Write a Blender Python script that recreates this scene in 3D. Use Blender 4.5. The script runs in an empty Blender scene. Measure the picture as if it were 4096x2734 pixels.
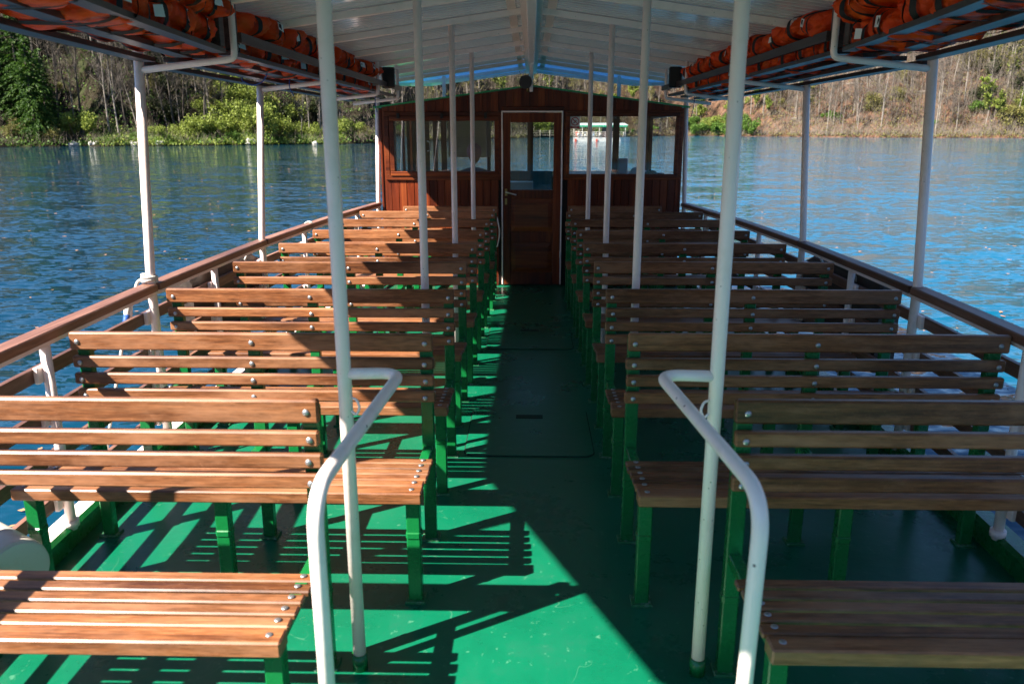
import bpy, bmesh, math, random
import numpy as np
from mathutils import Vector, Matrix, Euler
random.seed(7)
R = math.radians
S = bpy.context.scene
COL = S.collection

# ------------------------------------------------------------------ camera, sky, sun, exposure
EYE = Vector((0, 0, 1.75))
PITCH = Matrix.Translation(EYE) @ Matrix.Rotation(R(-0.44), 4, 'X') @ Matrix.Translation(-EYE)   # the boat trims slightly bow-down
TILT, YAW = 14.6355, 1.3222
cd = bpy.data.cameras.new('camera')
cam = bpy.data.objects.new('camera', cd); COL.objects.link(cam); S.camera = cam
cd.sensor_width = 36.0; cd.lens = 28.0; cd.clip_start = 0.05; cd.clip_end = 2000
cam.matrix_world = PITCH @ (Matrix.Translation(EYE) @ Euler((R(90 - TILT), 0, R(YAW)), 'XYZ').to_matrix().to_4x4())
cd.dof.use_dof = True; cd.dof.focus_distance = 5.5; cd.dof.aperture_fstop = 3.8

SUNV = Vector((-0.88, -0.55, 1.0)).normalized()
W = bpy.data.worlds.new('World'); S.world = W; W.use_nodes = True
wn = W.node_tree.nodes; wl = W.node_tree.links
sky = wn.new('ShaderNodeTexSky'); sky.sky_type = 'NISHITA'; sky.sun_disc = False
sky.sun_elevation = math.asin(SUNV.z); sky.sun_rotation = math.atan2(SUNV.x, SUNV.y)
sky.air_density = 1.0; sky.dust_density = 0.0; sky.ozone_density = 8.0
bg = wn['Background']; bg.inputs[1].default_value = 0.05
wl.new(sky.outputs[0], bg.inputs[0])
sl = bpy.data.lights.new('sun', 'SUN'); sl.energy = 5.0; sl.angle = R(0.53); sl.color = (1.0, 0.93, 0.82)
sun = bpy.data.objects.new('sun', sl); COL.objects.link(sun)
sun.rotation_euler = (-SUNV).to_track_quat('-Z', 'Y').to_euler(); sun.location = (-30, -20, 40)
S.view_settings.view_transform = 'Standard'; S.view_settings.look = 'None'
S.view_settings.exposure = 2.0; S.view_settings.gamma = 1.0
S.render.engine = 'CYCLES'
S.cycles.max_bounces = 8; S.cycles.transparent_max_bounces = 16

# ------------------------------------------------------------------ helpers
BOAT = []      # top-level things aboard; pitched together at the end
WATER_Z = -0.85

def setp(o, label=None, cat=None, group=None, kind=None):
    if label: o['label'] = label
    if cat: o['category'] = cat
    if group: o['group'] = group
    if kind: o['kind'] = kind
    return o

def empty(name, loc=(0, 0, 0), rz=0.0, boat=True, **k):
    o = bpy.data.objects.new(name, None); COL.objects.link(o)
    o.location = loc; o.rotation_euler = (0, 0, rz); o.empty_display_size = 0.1
    setp(o, **k)
    if boat: BOAT.append(o)
    return o

_cb = None
def _cbox_topo():
    global _cb
    bm = bmesh.new()
    pts = []
    for sx in (-1, 1):
        for sy in (-1, 1):
            for sz in (-1, 1):
                for a in range(3):
                    p = [sx, sy, sz]
                    q = [v * (1.0 if i == a else 0.8) for i, v in enumerate(p)]
                    pts.append(q)
    for q in pts: bm.verts.new(q)
    bmesh.ops.convex_hull(bm, input=bm.verts)
    bmesh.ops.dissolve_limit(bm, angle_limit=0.02, verts=bm.verts, edges=bm.edges)
    bm.verts.ensure_lookup_table()
    vs = [tuple(v.co) for v in bm.verts]
    idx = {}
    order = []
    for v in vs:
        k = min(range(24), key=lambda i: sum((pts[i][j] - v[j]) ** 2 for j in range(3)))
        order.append(k)
    faces = [[order[v.index] for v in f.verts] for f in bm.faces]
    bm.free()
    _cb = faces

class MB:
    """collects shapes, links them as one mesh"""
    def __init__(s): s.v = []; s.f = []; s.m = []; s.sm = []; s.r = []
    def add(s, vs, fs, mi=0, smooth=False, rnd=0.0):
        b = len(s.v); s.v.extend([tuple(v) for v in vs])
        for f in fs: s.f.append([b + i for i in f]); s.m.append(mi); s.sm.append(smooth)
        s.r.extend([rnd] * len(vs)); return s
    def cbox(s, x0, x1, y0, y1, z0, z1, c=0.003, mi=0, M=None, rnd=None):
        if _cb is None: _cbox_topo()
        cx, cy, cz = (x0 + x1) / 2, (y0 + y1) / 2, (z0 + z1) / 2
        hx, hy, hz = abs(x1 - x0) / 2, abs(y1 - y0) / 2, abs(z1 - z0) / 2
        c = min(c, hx * .45, hy * .45, hz * .45)
        h = (hx, hy, hz); ce = (cx, cy, cz); pts = []
        for sx in (-1, 1):
            for sy in (-1, 1):
                for sz in (-1, 1):
                    sg = (sx, sy, sz)
                    for a in range(3):
                        p = Vector([ce[i] + sg[i] * (h[i] if i == a else h[i] - c) for i in range(3)])
                        pts.append(M @ p if M else p)
        s.add(pts, _cb, mi, False, random.random() if rnd is None else rnd); return s
    def box(s, x0, x1, y0, y1, z0, z1, mi=0, M=None, rnd=None):
        vs = [Vector((x, y, z)) for x in (x0, x1) for y in (y0, y1) for z in (z0, z1)]
        if M: vs = [M @ v for v in vs]
        s.add(vs, [(0, 1, 3, 2), (4, 6, 7, 5), (0, 4, 5, 1), (2, 3, 7, 6), (0, 2, 6, 4), (1, 5, 7, 3)], mi, False, random.random() if rnd is None else rnd); return s
    def tube(s, pts, r, n=12, mi=0, cap=True, rnd=0.0):
        P = [Vector(p) for p in pts]; rr = r if hasattr(r, '__len__') else [r] * len(P)
        vs = []; t0 = None; up = None
        for i, p in enumerate(P):
            t = (P[min(i + 1, len(P) - 1)] - P[max(i - 1, 0)]).normalized()
            if up is None:
                up = Vector((0, 0, 1)) if abs(t.z) < .9 else Vector((1, 0, 0))
                a = t.cross(up).normalized()
            else:
                a = (a - t * a.dot(t)).normalized()
            b = t.cross(a)
            for k in range(n):
                w = 2 * math.pi * k / n
                vs.append(p + (a * math.cos(w) + b * math.sin(w)) * rr[i])
        fs = []
        for i in range(len(P) - 1):
            for k in range(n):
                fs.append((i * n + k, i * n + (k + 1) % n, (i + 1) * n + (k + 1) % n, (i + 1) * n + k))
        s.add(vs, fs, mi, True, rnd)
        if cap:
            b = len(s.v) - len(vs)
            s.f.append([b + k for k in range(n)][::-1]); s.m.append(mi); s.sm.append(False)
            s.f.append([b + (len(P) - 1) * n + k for k in range(n)]); s.m.append(mi); s.sm.append(False)
        return s
    def sphere(s, c, r, mi=0, seg=12, rings=7, sc=(1, 1, 1), M=None):
        vs = []; fs = []
        for i in range(1, rings):
            th = math.pi * i / rings
            for k in range(seg):
                w = 2 * math.pi * k / seg
                vs.append(Vector((math.sin(th) * math.cos(w) * sc[0], math.sin(th) * math.sin(w) * sc[1], math.cos(th) * sc[2])) * r)
        vs.append(Vector((0, 0, r * sc[2]))); vs.append(Vector((0, 0, -r * sc[2])))
        for i in range(rings - 2):
            for k in range(seg):
                fs.append((i * seg + k, (i + 1) * seg + k, (i + 1) * seg + (k + 1) % seg, i * seg + (k + 1) % seg))
        T = (rings - 1) * seg
        for k in range(seg):
            fs.append((T, k, (k + 1) % seg)); fs.append((T + 1, (rings - 2) * seg + (k + 1) % seg, (rings - 2) * seg + k))
        if M: vs = [M @ v for v in vs]
        s.add([v + Vector(c) for v in vs], fs, mi, True, random.random()); return s
    def prism(s, poly, z0, z1, mi=0, axis='Z', rnd=0.0):
        n = len(poly)
        def P(a, b, z):
            return {'Z': (a, b, z), 'Y': (a, z, b), 'X': (z, a, b)}[axis]
        vs = [P(a, b, z0) for a, b in poly] + [P(a, b, z1) for a, b in poly]
        fs = [list(range(n))[::-1], list(range(n, 2 * n))] + [(i, (i + 1) % n, n + (i + 1) % n, n + i) for i in range(n)]
        s.add(vs, fs, mi, False, rnd); return s
    def mesh(s, name, mats):
        me = bpy.data.meshes.new(name); me.from_pydata(s.v, [], s.f)
        for m in (mats if isinstance(mats, (list, tuple)) else [mats]): me.materials.append(m)
        me.polygons.foreach_set('material_index', s.m); me.polygons.foreach_set('use_smooth', s.sm)
        at = me.attributes.new('rnd', 'FLOAT', 'POINT'); at.data.foreach_set('value', s.r)
        bm = bmesh.new(); bm.from_mesh(me); bmesh.ops.recalc_face_normals(bm, faces=bm.faces); bm.to_mesh(me); bm.free()
        me.update(); return me
    def build(s, name, mats, parent=None, boat=True, **k):
        return link(name, s.mesh(name, mats), parent, boat, **k)

def link(name, me, parent=None, boat=True, **k):
    o = bpy.data.objects.new(name, me); COL.objects.link(o)
    if parent: o.parent = parent
    elif boat: BOAT.append(o)
    setp(o, **k); return o

def fillet(pts, r=0.06, n=6):
    P = [Vector(p) for p in pts]; out = [P[0]]
    for i in range(1, len(P) - 1):
        a = (P[i - 1] - P[i]); b = (P[i + 1] - P[i]); rr = min(r, a.length * .45, b.length * .45)
        A = P[i] + a.normalized() * rr; B = P[i] + b.normalized() * rr
        for k in range(n + 1):
            t = k / n; out.append(A * (1 - t) ** 2 + P[i] * 2 * t * (1 - t) + B * t * t)
    out.append(P[-1]); return out

def lerp(tab, x):
    if x <= tab[0][0]: return tab[0][1]
    for (a, b), (c, d) in zip(tab, tab[1:]):
        if x <= c: return b + (d - b) * (x - a) / (c - a)
    return tab[-1][1]

def smoothlerp(tab, x):
    return float(np.interp(x, [t[0] for t in tab], [t[1] for t in tab]))

# ------------------------------------------------------------------ materials
def mat(name, base=(.5, .5, .5), rough=.5, metal=0.0, spec=.5, coat=0.0):
    m = bpy.data.materials.new(name); m.use_nodes = True
    b = m.node_tree.nodes['Principled BSDF']
    b.inputs['Base Color'].default_value = (*base, 1); b.inputs['Roughness'].default_value = rough
    b.inputs['Metallic'].default_value = metal; b.inputs['Specular IOR Level'].default_value = spec
    b.inputs['Coat Weight'].default_value = coat
    return m, m.node_tree.nodes, m.node_tree.links, b

def N(nodes, t, **k):
    n = nodes.new(t)
    for a, v in k.items():
        if a.startswith('i_'): n.inputs[a[2:].replace('_', ' ')].default_value = v
        else: setattr(n, a, v)
    return n

def ramp(nodes, stops):
    r = nodes.new('ShaderNodeValToRGB'); e = r.color_ramp.elements
    while len(e) < len(stops): e.new(.5)
    for i, (p, c) in enumerate(stops): e[i].position = p; e[i].color = (*c, 1)
    return r

def coords(nodes, links, scale=(1, 1, 1), rnd=True):
    tc = nodes.new('ShaderNodeTexCoord'); mp = nodes.new('ShaderNodeMapping'); mp.inputs['Scale'].default_value = scale
    if rnd:
        at = N(nodes, 'ShaderNodeAttribute', attribute_name='rnd')
        oi = nodes.new('ShaderNodeObjectInfo')
        ad = N(nodes, 'ShaderNodeMath', operation='ADD'); links.new(at.outputs['Fac'], ad.inputs[0]); links.new(oi.outputs['Random'], ad.inputs[1])
        mu = N(nodes, 'ShaderNodeVectorMath', operation='SCALE'); mu.inputs[0].default_value = (37, 53, 71); links.new(ad.outputs[0], mu.inputs['Scale'])
        va = N(nodes, 'ShaderNodeVectorMath', operation='ADD'); links.new(tc.outputs['Object'], va.inputs[0]); links.new(mu.outputs[0], va.inputs[1])
        links.new(va.outputs[0], mp.inputs['Vector'])
    else: links.new(tc.outputs['Object'], mp.inputs['Vector'])
    return mp

def wood(name, cols, axis=0, rough=.42, spec=.5, coat=0.0, fine=1.0, worn=None):
    m, n, l, b = mat(name, rough=rough, spec=spec, coat=coat)
    sc = [55, 55, 55]; sc[axis] = 2.2
    mp = coords(n, l, [s * fine for s in sc])
    n1 = N(n, 'ShaderNodeTexNoise', i_Scale=1.0, i_Detail=6.0, i_Roughness=.62, i_Distortion=.6); l.new(mp.outputs[0], n1.inputs['Vector'])
    sc2 = [6, 6, 6]; sc2[axis] = 0.9
    mp2 = coords(n, l, sc2)
    n2 = N(n, 'ShaderNodeTexNoise', i_Scale=1.0, i_Detail=3.0); l.new(mp2.outputs[0], n2.inputs['Vector'])
    mx = N(n, 'ShaderNodeMath', operation='MULTIPLY_ADD'); l.new(n1.outputs['Fac'], mx.inputs[0]); mx.inputs[1].default_value = .55
    ms = N(n, 'ShaderNodeMath', operation='MULTIPLY'); l.new(n2.outputs['Fac'], ms.inputs[0]); ms.inputs[1].default_value = .45; l.new(ms.outputs[0], mx.inputs[2])
    k = len(cols); rp = ramp(n, [(.36 + .27 * i / (k - 1), c) for i, c in enumerate(cols)]); l.new(mx.outputs[0], rp.inputs[0])
    # board to board tone
    at = N(n, 'ShaderNodeAttribute', attribute_name='rnd')
    mr = N(n, 'ShaderNodeMapRange'); mr.inputs['To Min'].default_value = .62; mr.inputs['To Max'].default_value = 1.28; l.new(at.outputs['Fac'], mr.inputs['Value'])
    hs = N(n, 'ShaderNodeHueSaturation'); l.new(rp.outputs[0], hs.inputs['Color']); l.new(mr.outputs[0], hs.inputs['Value'])
    # pale scratches
    scz = [14, 14, 14]; scz[axis] = 9
    mp3 = coords(n, l, scz); n3 = N(n, 'ShaderNodeTexNoise', i_Scale=1.5, i_Detail=2.0, i_Distortion=2.5); l.new(mp3.outputs[0], n3.inputs['Vector'])
    r3 = ramp(n, [(.495, (0, 0, 0)), (.5, (1, 1, 1)), (.505, (0, 0, 0))]); l.new(n3.outputs['Fac'], r3.inputs[0])
    sm = N(n, 'ShaderNodeMath', operation='MULTIPLY'); l.new(r3.outputs[0], sm.inputs[0]); sm.inputs[1].default_value = .28
    mc = N(n, 'ShaderNodeMix', data_type='RGBA'); l.new(sm.outputs[0], mc.inputs[0]); l.new(hs.outputs[0], mc.inputs[6]); mc.inputs[7].default_value = (*[min(1, c * 1.6 + .05) for c in cols[-1]], 1)
    outc = mc.outputs[2]
    if worn:
        sp = [150, 150, 150]; sp[axis] = 16; mp4 = coords(n, l, sp); n4 = N(n, 'ShaderNodeTexNoise', i_Scale=1.0, i_Detail=3.0); l.new(mp4.outputs[0], n4.inputs['Vector'])
        m4 = N(n, 'ShaderNodeMapRange'); m4.inputs['From Min'].default_value = .3; m4.inputs['From Max'].default_value = .7; m4.inputs['To Min'].default_value = .62; m4.inputs['To Max'].default_value = 1.3; l.new(n4.outputs['Fac'], m4.inputs['Value'])
        h4 = N(n, 'ShaderNodeHueSaturation'); l.new(outc, h4.inputs['Color']); l.new(m4.outputs[0], h4.inputs['Value'])
        sw = [9, 9, 9]; sw[axis] = 2.4; mp5 = coords(n, l, sw); n5 = N(n, 'ShaderNodeTexNoise', i_Scale=1.0, i_Detail=6.0, i_Roughness=.7); l.new(mp5.outputs[0], n5.inputs['Vector'])
        r5 = ramp(n, [(.46, (0, 0, 0)), (.72, (.8, .8, .8))]); l.new(n5.outputs['Fac'], r5.inputs[0])
        m5 = N(n, 'ShaderNodeMix', data_type='RGBA'); l.new(r5.outputs[0], m5.inputs[0]); l.new(h4.outputs[0], m5.inputs[6]); m5.inputs[7].default_value = (*worn, 1)
        sd = [5, 5, 5]; sd[axis] = 1.3; mp6 = coords(n, l, sd); n6 = N(n, 'ShaderNodeTexNoise', i_Scale=1.6, i_Detail=4.0); l.new(mp6.outputs[0], n6.inputs['Vector'])
        r6 = ramp(n, [(.60, (0, 0, 0)), (.78, (.7, .7, .7))]); l.new(n6.outputs['Fac'], r6.inputs[0])
        m6 = N(n, 'ShaderNodeMix', data_type='RGBA'); l.new(r6.outputs[0], m6.inputs[0]); l.new(m5.outputs[2], m6.inputs[6]); m6.inputs[7].default_value = (.07, .028, .013, 1); outc = m6.outputs[2]
    l.new(outc, b.inputs['Base Color'])
    bp = N(n, 'ShaderNodeBump'); bp.inputs['Strength'].default_value = .35; bp.inputs['Distance'].default_value = .002; l.new(n1.outputs['Fac'], bp.inputs['Height']); l.new(bp.outputs[0], b.inputs['Normal'])
    rr = N(n, 'ShaderNodeMapRange'); rr.inputs['To Min'].default_value = rough - .1; rr.inputs['To Max'].default_value = rough + .18; l.new(n2.outputs['Fac'], rr.inputs['Value']); l.new(rr.outputs[0], b.inputs['Roughness'])
    return m

def paint(name, base, rough=.4, dirt=(.25, .2, .15), amount=.5, scale=5.0, bump=.0015, chips=None, spec=.5, lumps=30.0):
    m, n, l, b = mat(name, base, rough, spec=spec)
    mp = coords(n, l, (1, 1, 1))
    n1 = N(n, 'ShaderNodeTexNoise', i_Scale=scale, i_Detail=7.0, i_Roughness=.65); l.new(mp.outputs[0], n1.inputs['Vector'])
    r1 = ramp(n, [(.52, (0, 0, 0)), (.78, (1, 1, 1))]); l.new(n1.outputs['Fac'], r1.inputs[0])
    am = N(n, 'ShaderNodeMath', operation='MULTIPLY'); l.new(r1.outputs[0], am.inputs[0]); am.inputs[1].default_value = amount
    mc = N(n, 'ShaderNodeMix', data_type='RGBA'); l.new(am.outputs[0], mc.inputs[0]); mc.inputs[6].default_value = (*base, 1); mc.inputs[7].default_value = (*dirt, 1)
    out = mc.outputs[2]
    if chips:
        n2 = N(n, 'ShaderNodeTexVoronoi', i_Scale=chips[1]); l.new(mp.outputs[0], n2.inputs['Vector'])
        r2 = ramp(n, [(.07, (1, 1, 1)), (.10, (0, 0, 0))]); l.new(n2.outputs['Distance'], r2.inputs[0])
        n4 = N(n, 'ShaderNodeTexNoise', i_Scale=chips[1] * .35); l.new(mp.outputs[0], n4.inputs['Vector'])
        r4 = ramp(n, [(.5, (0, 0, 0)), (.56, (1, 1, 1))]); l.new(n4.outputs['Fac'], r4.inputs[0])
        mm = N(n, 'ShaderNodeMath', operation='MULTIPLY'); l.new(r2.outputs[0], mm.inputs[0]); l.new(r4.outputs[0], mm.inputs[1])
        m3 = N(n, 'ShaderNodeMix', data_type='RGBA'); l.new(mm.outputs[0], m3.inputs[0]); l.new(out, m3.inputs[6]); m3.inputs[7].default_value = (*chips[0], 1); out = m3.outputs[2]
    l.new(out, b.inputs['Base Color'])
    n3 = N(n, 'ShaderNodeTexNoise', i_Scale=lumps, i_Detail=3.0); l.new(mp.outputs[0], n3.inputs['Vector'])
    bp = N(n, 'ShaderNodeBump'); bp.inputs['Strength'].default_value = .6; bp.inputs['Distance'].default_value = bump; l.new(n3.outputs['Fac'], bp.inputs['Height']); l.new(bp.outputs[0], b.inputs['Normal'])
    rr = N(n, 'ShaderNodeMapRange'); rr.inputs['To Min'].default_value = max(.05, rough - .12); rr.inputs['To Max'].default_value = rough + .15; l.new(n1.outputs['Fac'], rr.inputs['Value']); l.new(rr.outputs[0], b.inputs['Roughness'])
    return m

M_WOOD = wood('bench_varnished_wood', [(.080, .025, .010), (.19, .068, .024), (.29, .12, .050)], 0, rough=.34, spec=.42, worn=(.37, .175, .092))
M_RAIL = wood('rail_wood', [(.085, .036, .022), (.16, .072, .046), (.25, .125, .085)], 1, rough=.42)
M_MAHO = wood('cabin_mahogany', [(.055, .009, .003), (.125, .020, .005), (.22, .046, .009)], 2, rough=.36, fine=.7, coat=.08, spec=.35)
M_MAHOX = wood('cabin_mahogany_cross', [(.055, .010, .003), (.14, .026, .006), (.25, .060, .011)], 0, rough=.36, fine=.7, coat=.08, spec=.35)
M_SLAT = wood('rack_dark_wood', [(.020, .011, .010), (.045, .026, .022), (.085, .055, .048)], 1, rough=.35)
M_OLD = wood('weathered_timber', [(.028, .018, .013), (.065, .042, .03), (.13, .095, .07)], 1, rough=.55)
M_WHITE = paint('white_gloss_paint', (.95, .78, .72), .33, (.42, .38, .28), .30, 9.0, .0012, chips=((.30, .24, .18), 37.0), lumps=38.0)
M_WHITEW = paint('worn_white_tube', (.93, .79, .74), .33, (.40, .34, .26), .35, 9.0, .0012, chips=((.05, .035, .05), 21.0), lumps=38.0)
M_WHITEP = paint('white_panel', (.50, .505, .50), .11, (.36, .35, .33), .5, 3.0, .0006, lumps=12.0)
def add_translucent(m, col, k):
    n = m.node_tree.nodes; l = m.node_tree.links; b = n['Principled BSDF']
    tr = n.new('ShaderNodeBsdfTranslucent'); tr.inputs[0].default_value = (*col, 1); mx = n.new('ShaderNodeMixShader'); mx.inputs[0].default_value = k
    l.new(b.outputs[0], mx.inputs[1]); l.new(tr.outputs[0], mx.inputs[2]); l.new(mx.outputs[0], n['Material Output'].inputs[0])
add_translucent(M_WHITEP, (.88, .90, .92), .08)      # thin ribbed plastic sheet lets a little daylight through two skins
M_GREEN = paint('green_enamel_frames', (.004, .13, .030), .26, (.0, .09, .03), .5, 14.0, .0015, lumps=45.0)
M_FOOT = paint('worn_green_foot', (.004, .12, .035), .5, (.34, .42, .36), .95, 55.0, .003, lumps=90.0)
M_GREENR = paint('green_roof_trim', (.02, .33, .10), .4, (.05, .2, .06), .4)
M_CHROME = mat('bolt_steel', (.42, .42, .43), .42, .9)[0]
M_BRASS = mat('aged_brass', (.45, .33, .13), .35, 1.0)[0]
M_BLACK = mat('black_plastic', (.006, .006, .007), .35)[0]
M_ROPE = paint('white_rope', (.62, .60, .54), .8, (.2, .18, .14), .6, 40.0, .004, lumps=160.0)
M_BLUE = mat('blue_cord', (.01, .07, .30), .6)[0]
M_CREAM = paint('cream_enamel', (.62, .58, .50), .4, (.3, .2, .12), .5, 6.0)

def make_deck_mat():
    m, n, l, b = mat('green_deck_paint', (.002, .26, .10), .22, spec=.5)
    mp = coords(n, l, (1, 1, 1), rnd=False)
    n1 = N(n, 'ShaderNodeTexNoise', i_Scale=1.6, i_Detail=8.0, i_Roughness=.7); l.new(mp.outputs[0], n1.inputs['Vector'])
    rp = ramp(n, [(.3, (.002, .092, .046)), (.55, (.002, .125, .061)), (.75, (.010, .155, .078))]); l.new(n1.outputs['Fac'], rp.inputs[0])
    n2 = N(n, 'ShaderNodeTexNoise', i_Scale=26.0, i_Detail=4.0, i_Roughness=.7); l.new(mp.outputs[0], n2.inputs['Vector'])
    r2 = ramp(n, [(.62, (0, 0, 0)), (.70, (1, 1, 1))]); l.new(n2.outputs['Fac'], r2.inputs[0])
    f2 = N(n, 'ShaderNodeMath', operation='MULTIPLY'); l.new(r2.outputs[0], f2.inputs[0]); f2.inputs[1].default_value = .35
    mc = N(n, 'ShaderNodeMix', data_type='RGBA'); l.new(f2.outputs[0], mc.inputs[0]); l.new(rp.outputs[0], mc.inputs[6]); mc.inputs[7].default_value = (.16, .36, .24, 1)
    # scuffs: thin wandering pale lines
    n3 = N(n, 'ShaderNodeTexNoise', i_Scale=2.3, i_Detail=2.0, i_Distortion=1.8); l.new(mp.outputs[0], n3.inputs['Vector'])
    r3 = ramp(n, [(.497, (0, 0, 0)), (.5, (1, 1, 1)), (.503, (0, 0, 0))]); l.new(n3.outputs['Fac'], r3.inputs[0])
    n5 = N(n, 'ShaderNodeTexNoise', i_Scale=5.0, i_Detail=2.0); l.new(mp.outputs[0], n5.inputs['Vector'])
    r5 = ramp(n, [(.5, (0, 0, 0)), (.6, (1, 1, 1))]); l.new(n5.outputs['Fac'], r5.inputs[0])
    f3 = N(n, 'ShaderNodeMath', operation='MULTIPLY'); l.new(r3.outputs[0], f3.inputs[0]); l.new(r5.outputs[0], f3.inputs[1])
    f4 = N(n, 'ShaderNodeMath', operation='MULTIPLY'); l.new(f3.outputs[0], f4.inputs[0]); f4.inputs[1].default_value = .22
    m2 = N(n, 'ShaderNodeMix', data_type='RGBA'); l.new(f4.outputs[0], m2.inputs[0]); l.new(mc.outputs[2], m2.inputs[6]); m2.inputs[7].default_value = (.22, .36, .27, 1)
    n7 = N(n, 'ShaderNodeTexNoise', i_Scale=3.2, i_Detail=9.0, i_Roughness=.75); l.new(mp.outputs[0], n7.inputs['Vector'])
    r7 = ramp(n, [(.50, (0, 0, 0)), (.70, (1, 1, 1))]); l.new(n7.outputs['Fac'], r7.inputs[0])
    f7 = N(n, 'ShaderNodeMath', operation='MULTIPLY'); l.new(r7.outputs[0], f7.inputs[0]); f7.inputs[1].default_value = .55
    m7 = N(n, 'ShaderNodeMix', data_type='RGBA'); l.new(f7.outputs[0], m7.inputs[0]); l.new(m2.outputs[2], m7.inputs[6]); m7.inputs[7].default_value = (.012, .085, .055, 1)
    l.new(m7.outputs[2], b.inputs['Base Color'])
    n4 = N(n, 'ShaderNodeTexNoise', i_Scale=11.0, i_Detail=5.0); l.new(mp.outputs[0], n4.inputs['Vector'])
    bp = N(n, 'ShaderNodeBump'); bp.inputs['Strength'].default_value = .5; bp.inputs['Distance'].default_value = .004; l.new(n4.outputs['Fac'], bp.inputs['Height']); l.new(bp.outputs[0], b.inputs['Normal'])
    rr = N(n, 'ShaderNodeMapRange'); rr.inputs['To Min'].default_value = .16; rr.inputs['To Max'].default_value = .42; l.new(n1.outputs['Fac'], rr.inputs['Value']); l.new(rr.outputs[0], b.inputs['Roughness'])
    return m
M_DECK = make_deck_mat()

def make_glass(name, tint=(.93, .96, .95)):
    m = bpy.data.materials.new(name); m.use_nodes = True; n = m.node_tree.nodes; l = m.node_tree.links
    n.remove(n['Principled BSDF']); out = n['Material Output']
    tr = n.new('ShaderNodeBsdfTransparent'); tr.inputs[0].default_value = (*tint, 1)
    gl = n.new('ShaderNodeBsdfGlossy'); gl.inputs['Roughness'].default_value = .02; gl.inputs['Color'].default_value = (.9, .93, .95, 1)
    fr = n.new('ShaderNodeFresnel'); fr.inputs[0].default_value = 1.75
    mx = n.new('ShaderNodeMixShader'); l.new(fr.outputs[0], mx.inputs[0]); l.new(tr.outputs[0], mx.inputs[1]); l.new(gl.outputs[0], mx.inputs[2]); l.new(mx.outputs[0], out.inputs[0])
    return m
M_GLASS = make_glass('window_glass')

def make_orange():
    m, n, l, b = mat('orange_nylon', (.90, .12, .006), .48, spec=.4)
    mp = coords(n, l, (1, 1, 1))
    n1 = N(n, 'ShaderNodeTexNoise', i_Scale=9.0, i_Detail=5.0); l.new(mp.outputs[0], n1.inputs['Vector'])
    rp = ramp(n, [(.3, (.86, .050, .003)), (.5, (.95, .085, .004)), (.75, (.97, .14, .012))]); l.new(n1.outputs['Fac'], rp.inputs[0]); l.new(rp.outputs[0], b.inputs['Base Color'])
    n2 = N(n, 'ShaderNodeTexNoise', i_Scale=14.0, i_Detail=4.0, i_Distortion=1.2); l.new(mp.outputs[0], n2.inputs['Vector'])
    bp = N(n, 'ShaderNodeBump'); bp.inputs['Strength'].default_value = .9; bp.inputs['Distance'].default_value = .02; l.new(n2.outputs['Fac'], bp.inputs['Height']); l.new(bp.outputs[0], b.inputs['Normal'])
    return m
M_ORANGE = make_orange()
add_translucent(M_ORANGE, (.95, .10, .004), .25)
M_STRAP = mat('black_webbing', (.008, .008, .009), .7)[0]
M_TAPE = mat('reflective_tape', (.75, .76, .75), .35)[0]

# ------------------------------------------------------------------ hull plan
PLAN = [(-2.2, 1.45), (-1.0, 1.70), (0.5, 1.85), (2.0, 1.95), (2.7, 1.985), (3.2, 2.01), (4.25, 2.05), (6.0, 2.05), (7.5, 1.98), (9.4, 1.80), (10.5, 1.60), (11.6, 1.30), (12.6, .85), (13.2, .25)]
_py = np.array([p[0] for p in PLAN]); _pw = np.array([p[1] for p in PLAN])
def hw(y): return float(np.interp(y, _py, _pw) * .5 + np.interp(y - .35, _py, _pw) * .25 + np.interp(y + .35, _py, _pw) * .25)
YS = [i * .3 - 2.1 for i in range(52)]

boat = empty('tour_boat', (0, 0, 0), label='open tour boat with a shiny green deck and white edge under the benches', cat='boat')
mb = MB()
vs = []; fs = []
for y in YS:
    w = hw(y); vs += [(-w, y, 0), (w, y, 0)]
for i in range(len(YS) - 1): fs.append((2 * i, 2 * i + 1, 2 * i + 3, 2 * i + 2))
mb.add(vs, fs); mb.build('deck', M_DECK, boat)
# coaming: green inside, white top and outside, and the hull down to the water
for sgn in (-1, 1):
    mb = MB(); prof = [(-.02, .002, 0), (-.02, .085, 0), (.0, .10, 1), (.075, .10, 1), (.092, .075, 1), (.06, -.28, 1)]
    vs = []; fs = []; mi = []
    for y in YS:
        w = hw(y)
        for dx, z, _ in prof: vs.append((sgn * (w + dx), y, z))
    k = len(prof)
    for i in range(len(YS) - 1):
        for j in range(k - 1):
            mb_f = (i * k + j, (i + 1) * k + j, (i + 1) * k + j + 1, i * k + j + 1); fs.append(mb_f); mi.append(1 if j >= 2 else 0)
    mb.add(vs, fs); mb.m = mi; mb.build('gunwale', [M_GREEN, M_WHITE if sgn < 0 else M_GREEN], boat)
mb = MB(); vs = []; fs = []
for y in YS:
    w = hw(y)
    for dx, z in ((.055, -.27), (.03, -.5), (-.05, -1.1)): vs.append((-(w + dx), y, z))
    for dx, z in ((-.05, -1.1), (.03, -.5), (.055, -.27)): vs.append(((w + dx), y, z))
for i in range(len(YS) - 1):
    for j in range(5): fs.append((i * 6 + j, (i + 1) * 6 + j, (i + 1) * 6 + j + 1, i * 6 + j + 1))
fs.append(tuple(range(6))); fs.append(tuple((len(YS) - 1) * 6 + j for j in range(6)))
mb.add(vs, fs); mb.build('hull', M_WHITE, boat)

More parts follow.
